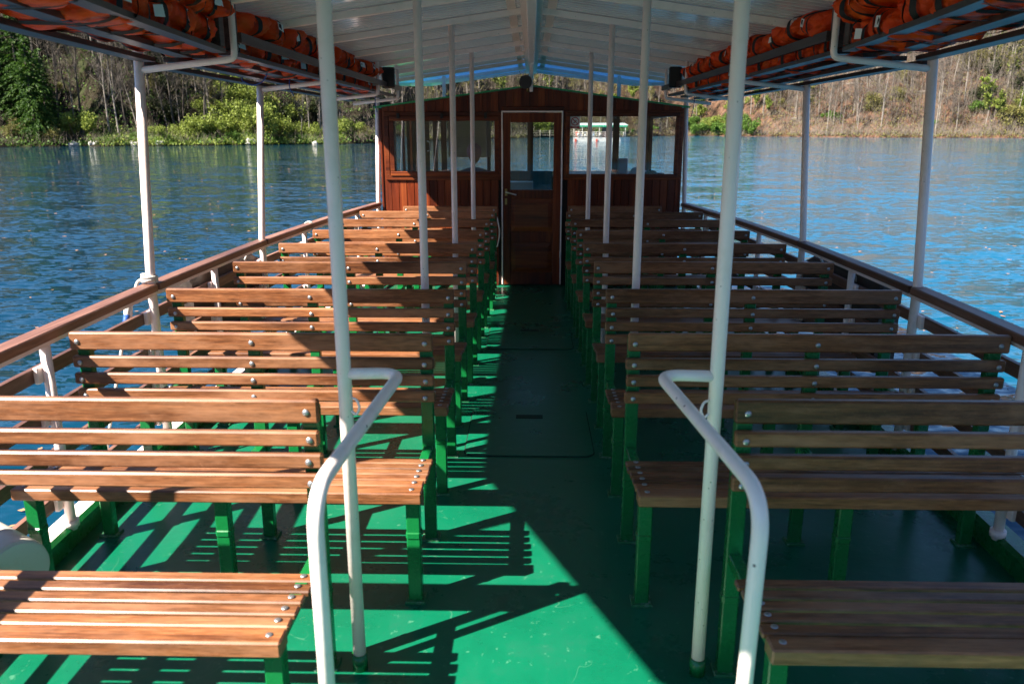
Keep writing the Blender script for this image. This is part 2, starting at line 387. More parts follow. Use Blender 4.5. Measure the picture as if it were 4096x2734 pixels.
# deck hatches with a thin dark gap and slotted lift handles
M_GAP = mat('dark_gap', (.004, .02, .015), .8)[0]
def hatch(y0, y1, label):
    e = empty('deck_hatch', (0, 0, 0), label=label, cat='hatch')
    def rr(x0, x1, a, b, r, n=6):
        out = []
        for cx, cy, s0 in ((x1 - r, a + r, -90), (x1 - r, b - r, 0), (x0 + r, b - r, 90), (x0 + r, a + r, 180)):
            for k in range(n + 1):
                t = R(s0 + 90 * k / n); out.append((cx + r * math.cos(t), cy + r * math.sin(t)))
        return out
    MB().prism(rr(-.371, .371, y0 - .007, y1 + .007, .07), .0005, .004).build('hatch_gap', M_GAP, e)
    MB().prism(rr(-.365, .365, y0, y1, .065), .001, .008).build('hatch_lid', M_DECK, e)
    for ys in (y1 - .16,):
        MB().cbox(-.085, .085, ys - .035, ys - .006, .004, .0105, .002).build('lift_slot', M_GAP, e)
        MB().cbox(-.085, .085, ys + .006, ys + .03, .004, .0105, .002).build('lift_slot', M_GAP, e)
hatch(4.16, 4.95, 'flush green deck hatch in the aisle, the one nearer the camera')
hatch(6.45, 7.25, 'flush green deck hatch further up the aisle towards the cabin door')

# ------------------------------------------------------------------ benches
ROWY = [2.28, 3.17, 4.12, 5.07, 5.94, 6.83, 7.66, 8.43, 9.10]
OUTX = {-1: [1.90, 1.92, 1.935, 1.93, 1.90, 1.88, 1.84, 1.80, 1.45], 1: [1.90, 1.95, 1.94, 1.93, 1.90, 1.87, 1.85, 1.80, 1.48]}
INX = {-1: [.645, .40, .40, .41, .40, .395, .39, .37, .38], 1: [.625, .40, .40, .405, .395, .395, .39, .37, .43]}
ORD = ['nearest the camera', 'second from the camera', 'third from the camera', 'fourth from the camera', 'fifth from the camera', 'sixth from the camera', 'seventh from the camera', 'second from the cabin wall', 'against the cabin wall']
BSLATS = [(.955, .880), (.852, .803), (.778, .730), (.706, .657)]
boltme = MB().sphere((0, 0, 0), .0112, seg=10, rings=6, sc=(1, .55, 1)).mesh('bolt', M_CHROME)
bolt_flat = MB().sphere((0, 0, 0), .011, seg=8, rings=5, sc=(1, 1, .25)).mesh('bolt', M_CHROME)
def bench(row, sg):
    yb = ROWY[row]; xi = INX[sg][row]; xo = OUTX[sg][row]; L = xo - xi
    side = 'left' if sg < 0 else 'right'
    tone = 'sunlit' if sg < 0 else 'shaded'
    if row < 8: lab = f'{tone} slatted wooden bench {ORD[row]} on the {side} side of the aisle'
    else: lab = f'short slatted wooden bench against the cabin wall {side} of the door'
    e = empty('slatted_bench', (sg * (xi + xo) / 2, yb, 0), label=lab, cat='bench', group='slatted benches in rows along the deck')
    h = L / 2; dz = random.uniform(-.004, .006) + (.018 if row == 0 else 0)
    # backrest slats (front face at y=0)
    b = MB()
    for i, (a, c) in enumerate(BSLATS):
        o = random.uniform(-.005, .005); t = .03; sh = random.uniform(-.003, .003)
        b.cbox(-h + o, h + o, .0, t, c + dz + sh, a + dz + sh, .006)
    back = b.build('backrest', M_WOOD, e)
    st = MB(); ys = [-.50, -.4175, -.355, -.2925, -.23, -.1675]
    for i, y in enumerate(ys):
        o = random.uniform(-.004, .004); w = .068 if i == 0 else .0445
        z = .475 - (i * .004) + (0 if i else .002)
        st.cbox(-h + o - .004, h + o + .004, y, y + w, z - (.046 if i == 0 else .020), z, .005)
    seat = st.build('seat', M_WOOD, e)
    xs = [-(h - .035), (h - .035)]
    if L > 1.2 and row: xs = [-(h - .035), .0, (h - .035)]
    for x in xs:
        lw = .026
        leg = MB().cbox(x - lw, x + lw, -.455, -.408, .0, .432, .004)
        leg.cbox(x - lw - .003, x + lw + .003, -.459, -.405, .265, .300, .010)     # weld collar
        leg.cbox(x - lw - .014, x + lw + .014, -.472, -.393, -.003, .010, .004, mi=1)
        leg.build('front_leg', [M_GREEN, M_FOOT], e)
        pst = MB().cbox(x - lw, x + lw, .032, .072, .0, .935, .004)
        pst.cbox(x - lw - .014, x + lw + .014, .016, .088, -.003, .010, .004, mi=1)
        pst.cbox(x - lw - .003, x + lw + .003, .030, .075, .265, .300, .010)
        pst.build('rear_post', [M_GREEN, M_FOOT], e)
        MB().cbox(x - .02, x + .02, -.44, .04, .414, .4505, .003).build('seat_bearer', M_GREEN, e)
        for (a, c) in BSLATS:
            bo = link('bolt', boltme, back); bo.location = (x + random.uniform(-.004, .004), -.001, (a + c) / 2 + dz - .004)
        if row < 3 and abs(x) > .1:
            for i, y in enumerate(ys):
                w = .072 if i == 0 else .051
                bo = link('bolt', bolt_flat, seat); bo.location = (x, y + w / 2, .475 - i * .004 + .003)
    return e
for r in range(9):
    for sg in (-1, 1): bench(r, sg)

# ------------------------------------------------------------------ railings
def ztop(y): return .975
POSTS = [(3.12, 0), (5.05, 0), (7.0, 0), (8.6, 0), (4.17, 1), (6.0, 1), (9.4, 1), (2.3, 1)]
LEAN = {4.17: 1.965, 6.0: 1.96, 9.4: 1.745, 2.3: 1.80}
for sg in (-1, 1):
    side = 'left' if sg < 0 else 'right'
    e = empty('boat_railing', (sg * 2.0, 4.2, 0), label=f'low wooden-capped railing on short white posts along the {side} edge of the deck', cat='railing')
    ox, oy = sg * 2.0, 4.2
    def rx(y, d=0.0): return sg * (hw(y) - .01 + d) - ox
    segs = [(-1.0, 2.28), (2.32, 4.155), (4.185, 5.985), (6.015, 9.38)]
    for a, c in segs:      # cap rail boards, split at the posts
        m = MB(); k = max(2, int((c - a) / .3)); vs = []; fs = []
        prof = [(-.041, .006), (-.041, .039), (-.035, .045), (.035, .045), (.041, .039), (.041, .006)]
        for i in range(k + 1):
            y = a + (c - a) * i / k
            for dx, z in prof: vs.append((rx(y) + dx, y - oy, ztop(y) - .045 + z))
        q = len(prof)
        for i in range(k):
            for j in range(q): fs.append((i * q + j, i * q + (j + 1) % q, (i + 1) * q + (j + 1) % q, (i + 1) * q + j))
        fs += [tuple(range(q)), tuple(k * q + j for j in range(q))]
        m.add(vs, fs, rnd=random.random()); m.build('cap_rail', M_RAIL, e)
        m = MB(); vs = []; fs = []
        for i in range(k + 1):
            y = a + (c - a) * i / k
            for dx, z in ((-.024, -.022), (.024, -.022), (.024, -.0), (-.024, -.0)): vs.append((rx(y) + dx, y - oy, ztop(y) - .041 + z))
        for i in range(k):
            for j in range(4): fs.append((i * 4 + j, i * 4 + (j + 1) % 4, (i + 1) * 4 + (j + 1) % 4, (i + 1) * 4 + j))
        fs += [(0, 1, 2, 3), tuple(k * 4 + j for j in range(4))]
        m.add(vs, fs); m.build('rail_tube', M_WHITE, e)
    for zc in (.79, .60, .41, .22):      # lower wooden rails
        for a, c in ((-1.0, 2.3), (2.3, 4.17), (4.17, 6.0), (6.0, 9.36)):
            m = MB(); k = max(2, int((c - a) / .3)); vs = []; fs = []
            for i in range(k + 1):
                y = a + .004 + (c - a - .008) * i / k
                for dx, z in ((.035, -.03), (.035, .03), (.057, .03), (.057, -.03)): vs.append((rx(y, .0) + sg * dx, y - oy, zc + z))
            for i in range(k):
                for j in range(4): fs.append((i * 4 + j, i * 4 + (j + 1) % 4, (i + 1) * 4 + (j + 1) % 4, (i + 1) * 4 + j))
            fs += [(0, 1, 2, 3), tuple(k * 4 + j for j in range(4))]
            m.add(vs, fs, rnd=random.random()); m.build('lower_rail', M_RAIL, e)
    for y, tall in POSTS:
        if tall: continue
        m = MB(); x = rx(y); m.tube([(x, y - oy, .08), (x, y - oy, ztop(y) - .068)], .021, 14)
        m.tube([(x, y - oy, .095), (x, y - oy, .125)], .032, 14)
        for zc in (.79, .60, .41, .22): m.cbox(x + sg * .014, x + sg * .034, y - oy - .05, y - oy + .02, zc - .035, zc + .035, .003)
        m.build('short_post', M_WHITE, e)

# ------------------------------------------------------------------ canopy roof on poles
def rz(x): return 2.615 - .14 * abs(x)
canopy = empty('canopy_roof', (0, 5.5, 2.6), label='white ribbed metal canopy on thin white poles over the whole deck', cat='canopy')
CY, CZ = 5.5, 2.6
def loc(p): return (p[0], p[1] - CY, p[2] - CZ)
OUTL = [(-.12, 0.0), (.51, 1.10), (.95, 1.65), (2.66, 2.25), (9.2, 2.25), (11.5, 1.40), (11.75, .0)]  # (y, half width)
def oy_at(x, end):
    if end == 0: return float(np.interp(x, [0, 1.10, 1.65, 2.25], [-.12, .51, .95, 2.66]))
    return float(np.interp(x, [0, 1.40, 2.25], [11.75, 11.5, 9.2]))
XC = [i * .05 for i in range(46)]
def roof_panel(sg, ya, yb, name, material):
    # ribbed underside: ribs run from ridge to eave, spaced along the boat
    prof = []
    y = ya
    while y < yb - 1e-6:
        for dy, dz in ((0, 0), (.070, 0), (.073, .014), (.087, .014)):
            if y + dy < yb: prof.append((y + dy, dz))
        y += .090
    prof.append((yb, 0))
    m = MB()
    for (y0, d0), (y1, d1) in zip(prof, prof[1:]):
        lim = []
        for x in XC:
            lim.append((max(y0, oy_at(x, 0)), min(y1, oy_at(x, 1))))
        vs = []; fs = []
        ok = False; ns = 0
        for i, x in enumerate(XC):
            a, b = lim[i]
            if a >= b: b = a = min(max(y0, a), y1) if a <= y1 else y1
            vs += [(sg * x, a - CY, rz(x) + d0 - CZ), (sg * x, b - CY, rz(x) + d1 - CZ)]
        for i in range(len(XC) - 1):
            if lim[i][0] < lim[i][1] or lim[i + 1][0] < lim[i + 1][1]:
                fs.append((2 * i, 2 * i + 1, 2 * i + 3, 2 * i + 2))
        if fs: m.add(vs, fs)
    # top skin
    vs = []; fs = []
    for x in XC:
        a, b = max(ya, oy_at(x, 0)), min(yb, oy_at(x, 1))
        if a > b: a = b = (ya if a > yb else yb) if False else min(max(a, ya), yb)
        vs += [(sg * x, a - CY, rz(x) + .045 - CZ), (sg * x, b - CY, rz(x) + .045 - CZ)]
    for i in range(len(XC) - 1): fs.append((2 * i, 2 * i + 1, 2 * i + 3, 2 * i + 2))
    m.add(vs, fs)
    return m.build(name, material, canopy)
def make_skytint_panel():
    m, n, l, b = mat('painted_sky_tint', (.25, .49, .74), .3)  # blue of the sky light on the bow bay, put into the sheet's colour
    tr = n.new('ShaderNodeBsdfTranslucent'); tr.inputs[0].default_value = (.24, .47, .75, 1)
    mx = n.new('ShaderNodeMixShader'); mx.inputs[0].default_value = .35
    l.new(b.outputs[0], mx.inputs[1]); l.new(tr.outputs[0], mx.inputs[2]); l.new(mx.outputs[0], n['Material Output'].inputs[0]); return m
M_SKYTINT = make_skytint_panel()
for sg in (-1, 1):
    roof_panel(sg, -.2, 9.95, 'roof_panel', M_WHITEP)
    roof_panel(sg, 9.95, 12.0, 'bow_roof_panel', M_SKYTINT)
# edge trim following the outline
for sg in (-1, 1):
    m = MB()
    pts = [(x, y) for y, x in OUTL]
    for (x0, y0), (x1, y1) in zip(pts, pts[1:]):
        vs = [loc((sg * x0, y0, rz(x0) - .035)), loc((sg * x1, y1, rz(x1) - .035)), loc((sg * x1, y1, rz(x1) + .05)), loc((sg * x0, y0, rz(x0) + .05))]
        dx = Vector((x1 - x0, y1 - y0, 0)).normalized(); nn = Vector((sg * dx.y, -dx.x, 0)) * (-.035)
        vs += [tuple(Vector(v) + nn) for v in vs]
        m.add(vs, [(0, 1, 2, 3), (4, 7, 6, 5), (0, 4, 5, 1), (3, 2, 6, 7), (0, 3, 7, 4), (1, 5, 6, 2)])
    m.build('edge_trim', M_WHITE, canopy)
# ridge beam, flashing strips and rafters
m = MB(); m.cbox(-.032, .032, .0 - CY, 11.85 - CY, 2.50 - CZ, 2.60 - CZ, .004); m.build('ridge_beam', M_WHITE, canopy)
for sg in (-1, 1):
    m = MB(); m.box(sg * .034, sg * .075, .1 - CY, 11.7 - CY, rz(.07) - .045 - CZ, rz(.07) - .004 - CZ)
    m.build('ridge_angle', M_WHITE, canopy)
    m = MB()
    vs = [loc((sg * .11, .2, rz(.11) - .006)), loc((sg * .17, .2, rz(.17) - .006)), loc((sg * .17, 11.6, rz(.17) - .006)), loc((sg * .11, 11.6, rz(.11) - .006)),
          loc((sg * .11, .2, rz(.11) - .001)), loc((sg * .17, .2, rz(.17) - .001)), loc((sg * .17, 11.6, rz(.17) - .001)), loc((sg * .11, 11.6, rz(.11) - .001))]
    m.add(vs, [(0, 1, 2, 3), (4, 7, 6, 5), (0, 4, 5, 1), (1, 5, 6, 2), (2, 6, 7, 3), (3, 7, 4, 0)]); m.build('ridge_flashing', M_WHITE, canopy)
RAFT = [1.0, 2.02, 3.05, 4.15, 5.07, 5.98, 6.97, 7.97, 8.96, 9.95, 10.9]
for y in RAFT:
    for sg in (-1, 1):
        xe = 2.2 if 2.7 <= y <= 9.2 else float(np.interp(y, [-.12, .51, .95, 2.66], [0, 1.10, 1.65, 2.25]) if y < 3 else np.interp(y, [9.2, 11.5, 11.75], [2.25, 1.4, 0])) - .05
        ang = math.atan(.14); Ln = (xe - .036) / math.cos(ang)
        M = Matrix.Translation(loc((sg * .036, y, rz(.036) - .0235))) @ Matrix.Rotation(sg * ang, 4, 'Y')
        m = MB(); m.cbox(0 if sg > 0 else -Ln, Ln if sg > 0 else 0, -.02, .02, -.0225, .0195, .003, M=M); m.build('rafter', M_WHITE, canopy)
# inner poles beside the aisle
for y in (2.32, 4.22, 5.99, 7.97):
    for sg in (-1, 1):
        x = sg * .567; m = MB()
        m.tube([loc((x, y, .05)), loc((x, y, rz(x) - .045))], .0215, 20)
        m.tube([loc((x, y, -.0)), loc((x, y, .06))], .026, 16, mi=1)
        m.build('inner_pole', [M_WHITE, M_GREEN], canopy)
# outer poles on the railing line
for y, tall in POSTS:
    if not tall: continue
    for sg in (-1, 1):
        x = sg * (hw(y) - .01)
        xt = sg * (abs(x) + (LEAN[y] - abs(x)) / 1.1 * 1.3); m = MB(); m.tube([loc((x, y, .06)), loc((x, y, .98)), loc((xt, y, rz(xt) - .01))], .024, 18)
        m.tube([loc((x, y, .095)), loc((x, y, .125))], .034, 14)
        for zc in (.79, .60, .41, .22): m.cbox(x + sg * .014, x + sg * .036, y - CY - .055, y - CY + .055, zc - .035 - CZ, zc + .035 - CZ, .003)
        m.build('outer_pole', M_WHITE, canopy)
m = MB(); m.cbox(-.018, .018, 9.24 - CY, 9.27 - CY, 2.2 - CZ, 2.56 - CZ, .003); m.build('ridge_hanger', M_WHITE, canopy)
for sg in (-1, 1):
    m = MB(); m.cbox(sg * 1.1 - .022, sg * 1.1 + .022, 10.48 - CY, 10.53 - CY, 2.0 - CZ, rz(1.1) - .01 - CZ, .003); m.build('roof_strut', M_WHITE, canopy)

# stern handrails: a bent tube from the first pole towards the camera and down to the deck
for sg in (-1, 1):
    e = empty('bent_handrail', (sg * .45, 1.9, 0), label=('bent white tube handrail left of the aisle, nearest the camera, with rust spots' if sg < 0 else 'bent white tube handrail right of the aisle, nearest the camera, chipped at its bend'), cat='handrail')
    ox = sg * .45; oy = 1.9; zz = 1.04
    pts = fillet([(sg * .555 - ox, 2.32 - oy, zz), (sg * .40 - ox, 2.345 - oy, zz), (sg * (.445 if sg < 0 else .475) - ox, 1.52 - oy, zz - .005), (sg * (.44 if sg < 0 else .462) - ox, 1.50 - oy, .0)], .085, 8)
    pts = fillet([(sg * .560 - ox, 2.32 - oy, zz), (sg * .395 - ox, 2.335 - oy, zz), (sg * (.445 if sg < 0 else .478) - ox, 1.50 - oy, zz - .005), (sg * (.44 if sg < 0 else .462) - ox, 1.50 - oy, .0)], .10, 9)
    m = MB(); m.tube(pts, .0175, 20); m.build('rail_tube', M_WHITEW, e)
    m = MB(); hx = sg * .548 - ox; m.tube(fillet([(hx, 2.315 - oy, .965), (hx - sg * .02, 2.30 - oy, .965), (hx - sg * .03, 2.295 - oy, .94), (hx - sg * .018, 2.295 - oy, .915), (hx - sg * .004, 2.295 - oy, .93)], .01, 4), .004, 8); m.build('hook', M_WHITE, e)
    m = MB(); m.tube([(sg * .445 - ox, 1.5 - oy, -.002), (sg * .445 - ox, 1.5 - oy, .008)], .045, 18); m.build('foot_flange', M_WHITE, e)

# ------------------------------------------------------------------ overhead racks
def rackx(y): return float(np.interp(y, [1.6, 2.5, 2.95, 4.1, 6, 8, 9], [1.16, 1.325, 1.385, 1.50, 1.50, 1.465, 1.43]))
def rack(sg, y0, y1, brs, far):
    side = 'left' if sg < 0 else 'right'; which = 'far' if far else 'near'
    e = empty('luggage_rack', (sg * 1.75, (y0 + y1) / 2, 2.12), cat='rack',
              label=f'dark slatted overhead {side} rack of orange life jackets, ' + ('nearer the cabin' if far else 'nearer the camera'))
    ox, oy, oz = sg * 1.75, (y0 + y1) / 2, 2.12
    def strip(name, off, wid, z0, z1, a, c):
        m = MB(); k = max(3, int((c - a) / .25)); vs = []; fs = []
        for i in range(k + 1):
            y = a + (c - a) * i / k; x = rackx(y) + off
            for dx, z in ((-wid / 2, z0), (wid / 2, z0), (wid / 2, z1), (-wid / 2, z1)): vs.append((sg * (x + dx) - ox, y - oy, z - oz))
        for i in range(k):
            for j in range(4): fs.append((i * 4 + j, i * 4 + (j + 1) % 4, (i + 1) * 4 + (j + 1) % 4, (i + 1) * 4 + j))
        fs += [(0, 1, 2, 3), tuple(k * 4 + j for j in range(4))]
        m.add(vs, fs, rnd=random.random()); m.build(name, M_SLAT, e)
    for off, w in (((.045, .07), (.18, .075), (.325, .075), (.475, .075)) if far else ((.035, .065), (.215, .075), (.395, .075))):
        z = 2.138 - .115 * off; strip('rack_slat', off, w, z, z + .022, y0, y1)
    if far: strip('side_board', -.028, .020, 2.195, 2.243, y0 + .02, y1 + .12)
    ym = y0 + .05 if far else y1 - .05
    m = MB(); m.cbox(sg * (rackx(ym) + .0) - ox, sg * (rackx(ym) + .05) - ox, ym - .03 - oy, ym + .03 - oy, 2.16 - oz, 2.39 - oz, .003); m.build('end_post', M_SLAT, e)
    for yb in brs:
        xi = rackx(yb) - .02
        m = MB(); m.tube(fillet([(sg * xi - ox, yb - oy, rz(xi) - .01 - oz), (sg * xi - ox, yb - oy, 2.112 - oz), (sg * (LEAN.get(yb, 0) - .01 if yb in LEAN else xi + .48) - ox, yb - oy, 2.058 - oz)], .03, 4), .0165, 12)
        m.build('bracket', M_WHITE, e)
    return e
for sg in (-1, 1):
    rack(sg, 1.95, 4.12, (2.1,), False)
    rack(sg, 4.22, 8.85, (4.17, 6.0, 7.85, 8.82), True)

# ------------------------------------------------------------------ life jackets
def jacket_meshes(seed):
    rnd = random.Random(seed)
    bm = bmesh.new(); bmesh.ops.create_cube(bm, size=1.0)
    bmesh.ops.subdivide_edges(bm, edges=bm.edges, cuts=15, use_grid_fill=True)
    ph = [rnd.uniform(0, 6.28) for _ in range(8)]
    def shape(p, smooth=False):
        x, y, z = p
        l = Vector((x, y, z)) * 2
        # superellipse pillow
        q = 3.2
        n = (abs(l.x) ** q + abs(l.y) ** q + abs(l.z) ** q) ** (1 / q)
        s = Vector((l.x, l.y, l.z)) / max(n, 1e-5) * (max(abs(l.x), abs(l.y), abs(l.z)))
        w = 1 + .10 * math.sin(s.x * 5 + ph[0]) * math.cos(s.y * 4 + ph[1]) + .07 * math.sin(s.y * 9 + ph[2] + s.z * 3) + .06 * math.sin(s.x * 11 + ph[3])
        fold = -.16 * math.exp(-((s.x - .35 * math.sin(ph[4])) ** 2) / .012) - .13 * math.exp(-((s.y - .4 * math.sin(ph[5])) ** 2) / .01)
        w += fold - .035 * abs(math.sin(s.x * 14 + s.y * 5 + ph[7])) - .03 * abs(math.sin(s.y * 12 - s.x * 6 + s.z * 7 + ph[1])) + .015 * math.sin(s.x * 23 + s.z * 19 + ph[2])
        if smooth: w = 1 + .10 * math.sin(s.x * 5 + ph[0]) * math.cos(s.y * 4 + ph[1])
        v = Vector((s.x * .235, s.y * .155, s.z * .088)) * w
        v.z += .02 * math.sin(s.x * 2.5 + ph[6]); v += Vector((0, 0, 0))
        return v, s
    strap_faces = []
    for v in bm.verts:
        v.co, _ = shape(v.co)
    bm.normal_update()
    me = bpy.data.meshes.new('foam_body'); bm.to_mesh(me); me.materials.append(M_ORANGE)
    for p in me.polygons: p.use_smooth = True
    bm.free()
    straps = []
    for c0 in (-.33 + rnd.uniform(-.1, .1), .30 + rnd.uniform(-.1, .1)):
        m = MB(); K = 36; vs = []; fs = []
        for k in range(K):
            t = 2 * math.pi * k / K
            for xo in (-.075, .075):
                l = Vector((c0 * 1.0 + xo, math.cos(t), math.sin(t)))
                mxx = max(abs(l.x), abs(l.y), abs(l.z)); pc = Vector((l.x, l.y, l.z)) / max(abs(l.y), abs(l.z))
                pc = Vector((max(-.95, min(.95, c0 + xo)), pc.y, pc.z)) * .5
                q, s = shape(pc, True)
                nn = Vector((0, q.y, q.z)).normalized()
                vs.append(q + nn * .002)
        for k in range(K): fs.append((2 * k, 2 * k + 1, 2 * ((k + 1) % K) + 1, 2 * ((k + 1) % K)))
        m.add(vs, fs, smooth=True); straps.append(m.mesh('strap', M_STRAP))
    m = MB(); vs = []
    for (a, b) in ((-.25, .35), (.25, .35), (.25, -.15), (-.25, -.15)):
        q, s = shape(Vector((a * .3 + .05, -.5, b * .6)), True); vs.append(q + Vector((0, -.004, 0)))
    m.add(vs, [(0, 1, 2, 3)])
    m2 = MB(); vs = []
    for (a, b) in ((-.30, .4), (.2, .4), (.2, -.1), (-.30, -.1)):
        q, s = shape(Vector((a * .3 + .12, .5, b * .6)), True); vs.append(q + Vector((0, .004, 0)))
    m2.add(vs, [(0, 1, 2, 3)])
    return me, straps, (m.mesh('reflective_patch', M_TAPE), m2.mesh('reflective_patch', M_TAPE))
JK = [jacket_meshes(s) for s in range(6)]
def jacket(p, rot, sc, label, group):
    me, st, tp = random.choice(JK)
    e = empty('life_jacket', p, label=label, cat='life jacket', group=group)
    e.rotation_euler = rot; e.scale = sc
    link('foam_body', me, e)
    for s in st: link('strap', s, e)
    for t_ in tp:
        if random.random() < .7: link('reflective_patch', t_, e)
for sg in (-1, 1):
    side = 'left' if sg < 0 else 'right'
    for far in (0, 1):
        y0_, y1_ = (2.05, 4.10) if not far else (4.30, 8.14)
        nj = 6 if not far else 10; st_ = (y1_ - y0_) / nj
        for i in range(nj):
            for lay in (0, 1):
                yy = y0_ + st_ * (i + .5 + (.28 if lay else 0) - .1) + random.uniform(-.02, .02)
                yy = min(max(yy, y0_ + st_ * .5), y1_ - st_ * .5)
                xc = rackx(yy) + (.232 if far else .215)
                slope = math.atan2(rackx(yy + .2) - rackx(yy - .2), .4)
                z = 2.205 - .0 if lay == 0 else 2.325
                jacket((sg * (xc + (-.045 if lay else 0) + random.uniform(-.012, .012)), yy, z + random.uniform(-.006, .012)),
                       (random.uniform(-.05, .05), sg * .13 + random.uniform(-.05, .05) if False else random.uniform(-.05, .05), R(90) - sg * slope + (math.pi if random.random() < .5 else 0) + random.uniform(-.10, .10)),
                       (st_ / .47 * random.uniform(1.06, 1.22), random.uniform(1.32, 1.46), random.uniform(.84, .95) if lay == 0 else random.uniform(.74, .86)),
                       ('orange life jacket in the ' + ('lower' if lay == 0 else 'upper') + ' layer of the ' + ('far ' if far else 'near ') + side + ' overhead rack'),
                       'life jackets in the ' + ('lower' if lay == 0 else 'upper') + ' layer, ' + ('far ' if far else 'near ') + side + ' rack')

# cords hanging below the racks
def cord(pts, label, r=.004):
    p0 = Vector(pts[0]); m = MB(); m.tube(fillet([Vector(p) - p0 for p in pts], .05, 5), r, 7); o = m.build('hanging_cord', M_BLUE, None, label=label, cat='cord'); o.location = p0
cord([(-1.66, 5.72, 2.125), (-1.67, 5.72, 2.06), (-1.645, 5.74, 2.0)], 'short blue cord dangling from the left rack, nearest the camera')
cord([(-1.66, 5.25, 2.13), (-1.70, 5.28, 2.07), (-1.78, 5.30, 2.045), (-1.86, 5.32, 2.08), (-1.84, 5.33, 2.12)], 'blue cord hanging in a loop under the left rack')
cord([(-1.56, 8.3, 2.125), (-1.565, 8.3, 2.03), (-1.55, 8.3, 1.96)], 'thin blue cord dangling from the far end of the left rack')
cord([(1.62, 6.55, 2.125), (1.615, 6.55, 2.02), (1.635, 6.56, 1.97), (1.64, 6.56, 2.10)], 'knotted blue cord hanging under the right rack')
cord([(1.63, 8.35, 2.125), (1.63, 8.35, 2.02), (1.61, 8.36, 1.92)], 'dark blue cord dangling from the cabin end of the right rack')

# speakers on the racks
for sg in (-1, 1):
    e = empty('loudspeaker', (sg * 1.425, 8.3, 2.29), label=('small black loudspeaker box at the cabin end of the left rack' if sg < 0 else 'small black loudspeaker box at the cabin end of the right rack'), cat='loudspeaker')
    e.rotation_euler = (0, 0, sg * R(-14))
    m = MB(); m.cbox(-.062, .062, -.075, .075, -.1, .095, .012); m.build('cabinet', M_BLACK, e)
    m = MB(); m.prism([(.047 * math.cos(t), .078 * math.sin(t)) for t in [2 * math.pi * k / 20 for k in range(20)]], -.081, -.0745, axis='Y'); m.build('grille', mat('speaker_cloth', (.02, .02, .02), .8)[0], e)

# ------------------------------------------------------------------ cabin
CAB = empty('wheelhouse', (0, 9.4, 0), label='varnished mahogany wheelhouse with a gabled plank wall at the end of the aisle', cat='cabin')
Y0 = 9.36; D = 2.25
def cl(x, y, z): return (x, y - 9.4, z)
def cz(x): return 2.262 - .131 * abs(x)
m = MB()
# tongue and groove planks, cut round the openings and under the gable
openings = [(-1.605, -.37, 1.285, 1.935), (.40, 1.68, 1.265, 1.965), (-.335, .362, -.1, 1.995)]
pw = .0885; x = -1.70
while x < 1.70 - 1e-6:
    xa, xb = x + .002, min(x + pw, 1.70) - .002
    cuts = [(0.0, min(cz(xa), cz(xb)))]
    for (a, b, z0, z1) in openings:
        if xb > a + .02 and xa < b - .02:
            new = []
            for (p, q) in cuts:
                if z0 > p: new.append((p, min(q, z0)))
                if z1 < q: new.append((max(p, z1), q))
            cuts = new
            if xa < a: pass
    rr = random.random()
    for (p, q) in cuts:
        if q - p > .01:
            if q > 2.0:   # follow the slope
                vs = [(xa, Y0 - 9.4, p), (xb, Y0 - 9.4, p), (xb, Y0 - 9.4, cz(xb)), (xa, Y0 - 9.4, cz(xa))]
                vs += [(v[0], v[1] + .022, v[2]) for v in vs]
                m.add(vs, [(0, 1, 2, 3), (4, 7, 6, 5), (0, 4, 5, 1), (1, 5, 6, 2), (2, 6, 7, 3), (3, 7, 4, 0)], rnd=rr)
            else: m.cbox(xa, xb, Y0 - 9.4, Y0 + .022 - 9.4, p, q, .004, rnd=rr)
    x += pw
m.build('plank_wall', M_MAHO, CAB)
m = MB()     # backing behind the planks so that the grooves read dark
bk = mat('dark_batten', (.012, .004, .002), .7)[0]
for (a, b, z0, z1) in ((-1.70, -1.605, 0, 2.0), (-1.605, -.37, 0, 1.285), (-.37, -.335, 0, 2.0), (.362, .40, 0, 2.0), (.40, 1.68, 0, 1.265), (1.68, 1.70, 0, 2.0)):
    m.box(a + .0005, b - .0005, Y0 + .0225 - 9.4, Y0 + .034 - 9.4, z0, z1)
vs = [(-1.7, 0, 2.0), (1.7, 0, 2.0), (1.7, 0, cz(1.7) - .004), (0, 0, cz(0) - .004), (-1.7, 0, cz(1.7) - .004)]
m.add([(v[0], Y0 + .0225 - 9.4, v[2]) for v in vs] + [(v[0], Y0 + .034 - 9.4, v[2]) for v in vs], [(0, 1, 2, 3, 4), (9, 8, 7, 6, 5)] + [(i, 5 + i, 5 + (i + 1) % 5, (i + 1) % 5) for i in range(5)])
m.build('wall_lining', bk, CAB)
# side walls and bow wall with window openings
def wallbits(name, bits, material=M_MAHO):
    m = MB()
    for b in bits: m.cbox(*b, .003)
    return m.build(name, material, CAB)
yb0, yb1 = Y0 + .036 - 9.4, Y0 + D - 9.4
for sg in (-1, 1):
    xa, xb = (sg * 1.70, sg * 1.66)
    a, b = min(xa, xb), max(xa, xb)
    bits = [(a, b, yb0, yb1, 0, 1.25), (a, b, yb0, yb1, 1.95, 2.03)]
    for y in ((yb0, yb0 + .62, yb0 + 1.35, yb1 - .08) if sg < 0 else (yb0, yb1 - .08)): bits.append((a + .001, b - .001, y + .001, y + .07, 1.251, 1.949))
    wallbits('side_wall', bits)
    if sg > 0: continue      # the right side window is slid open
    m = MB(); m.box((a + b) / 2 - .003, (a + b) / 2 + .003, yb0 + .07, yb1 - .08, 1.25, 1.95); m.build('side_pane', M_GLASS, CAB)
bits = [(-1.66, 1.66, yb1 - .04, yb1, 0, 1.24), (-1.66, 1.66, yb1 - .04, yb1, 1.985, 2.03)]
MUL = [(-1.66, -1.60), (-1.27, -1.19), (-.62, -.57), (-.05, .03), (.60, .602), (1.15, 1.24), (1.60, 1.66)]
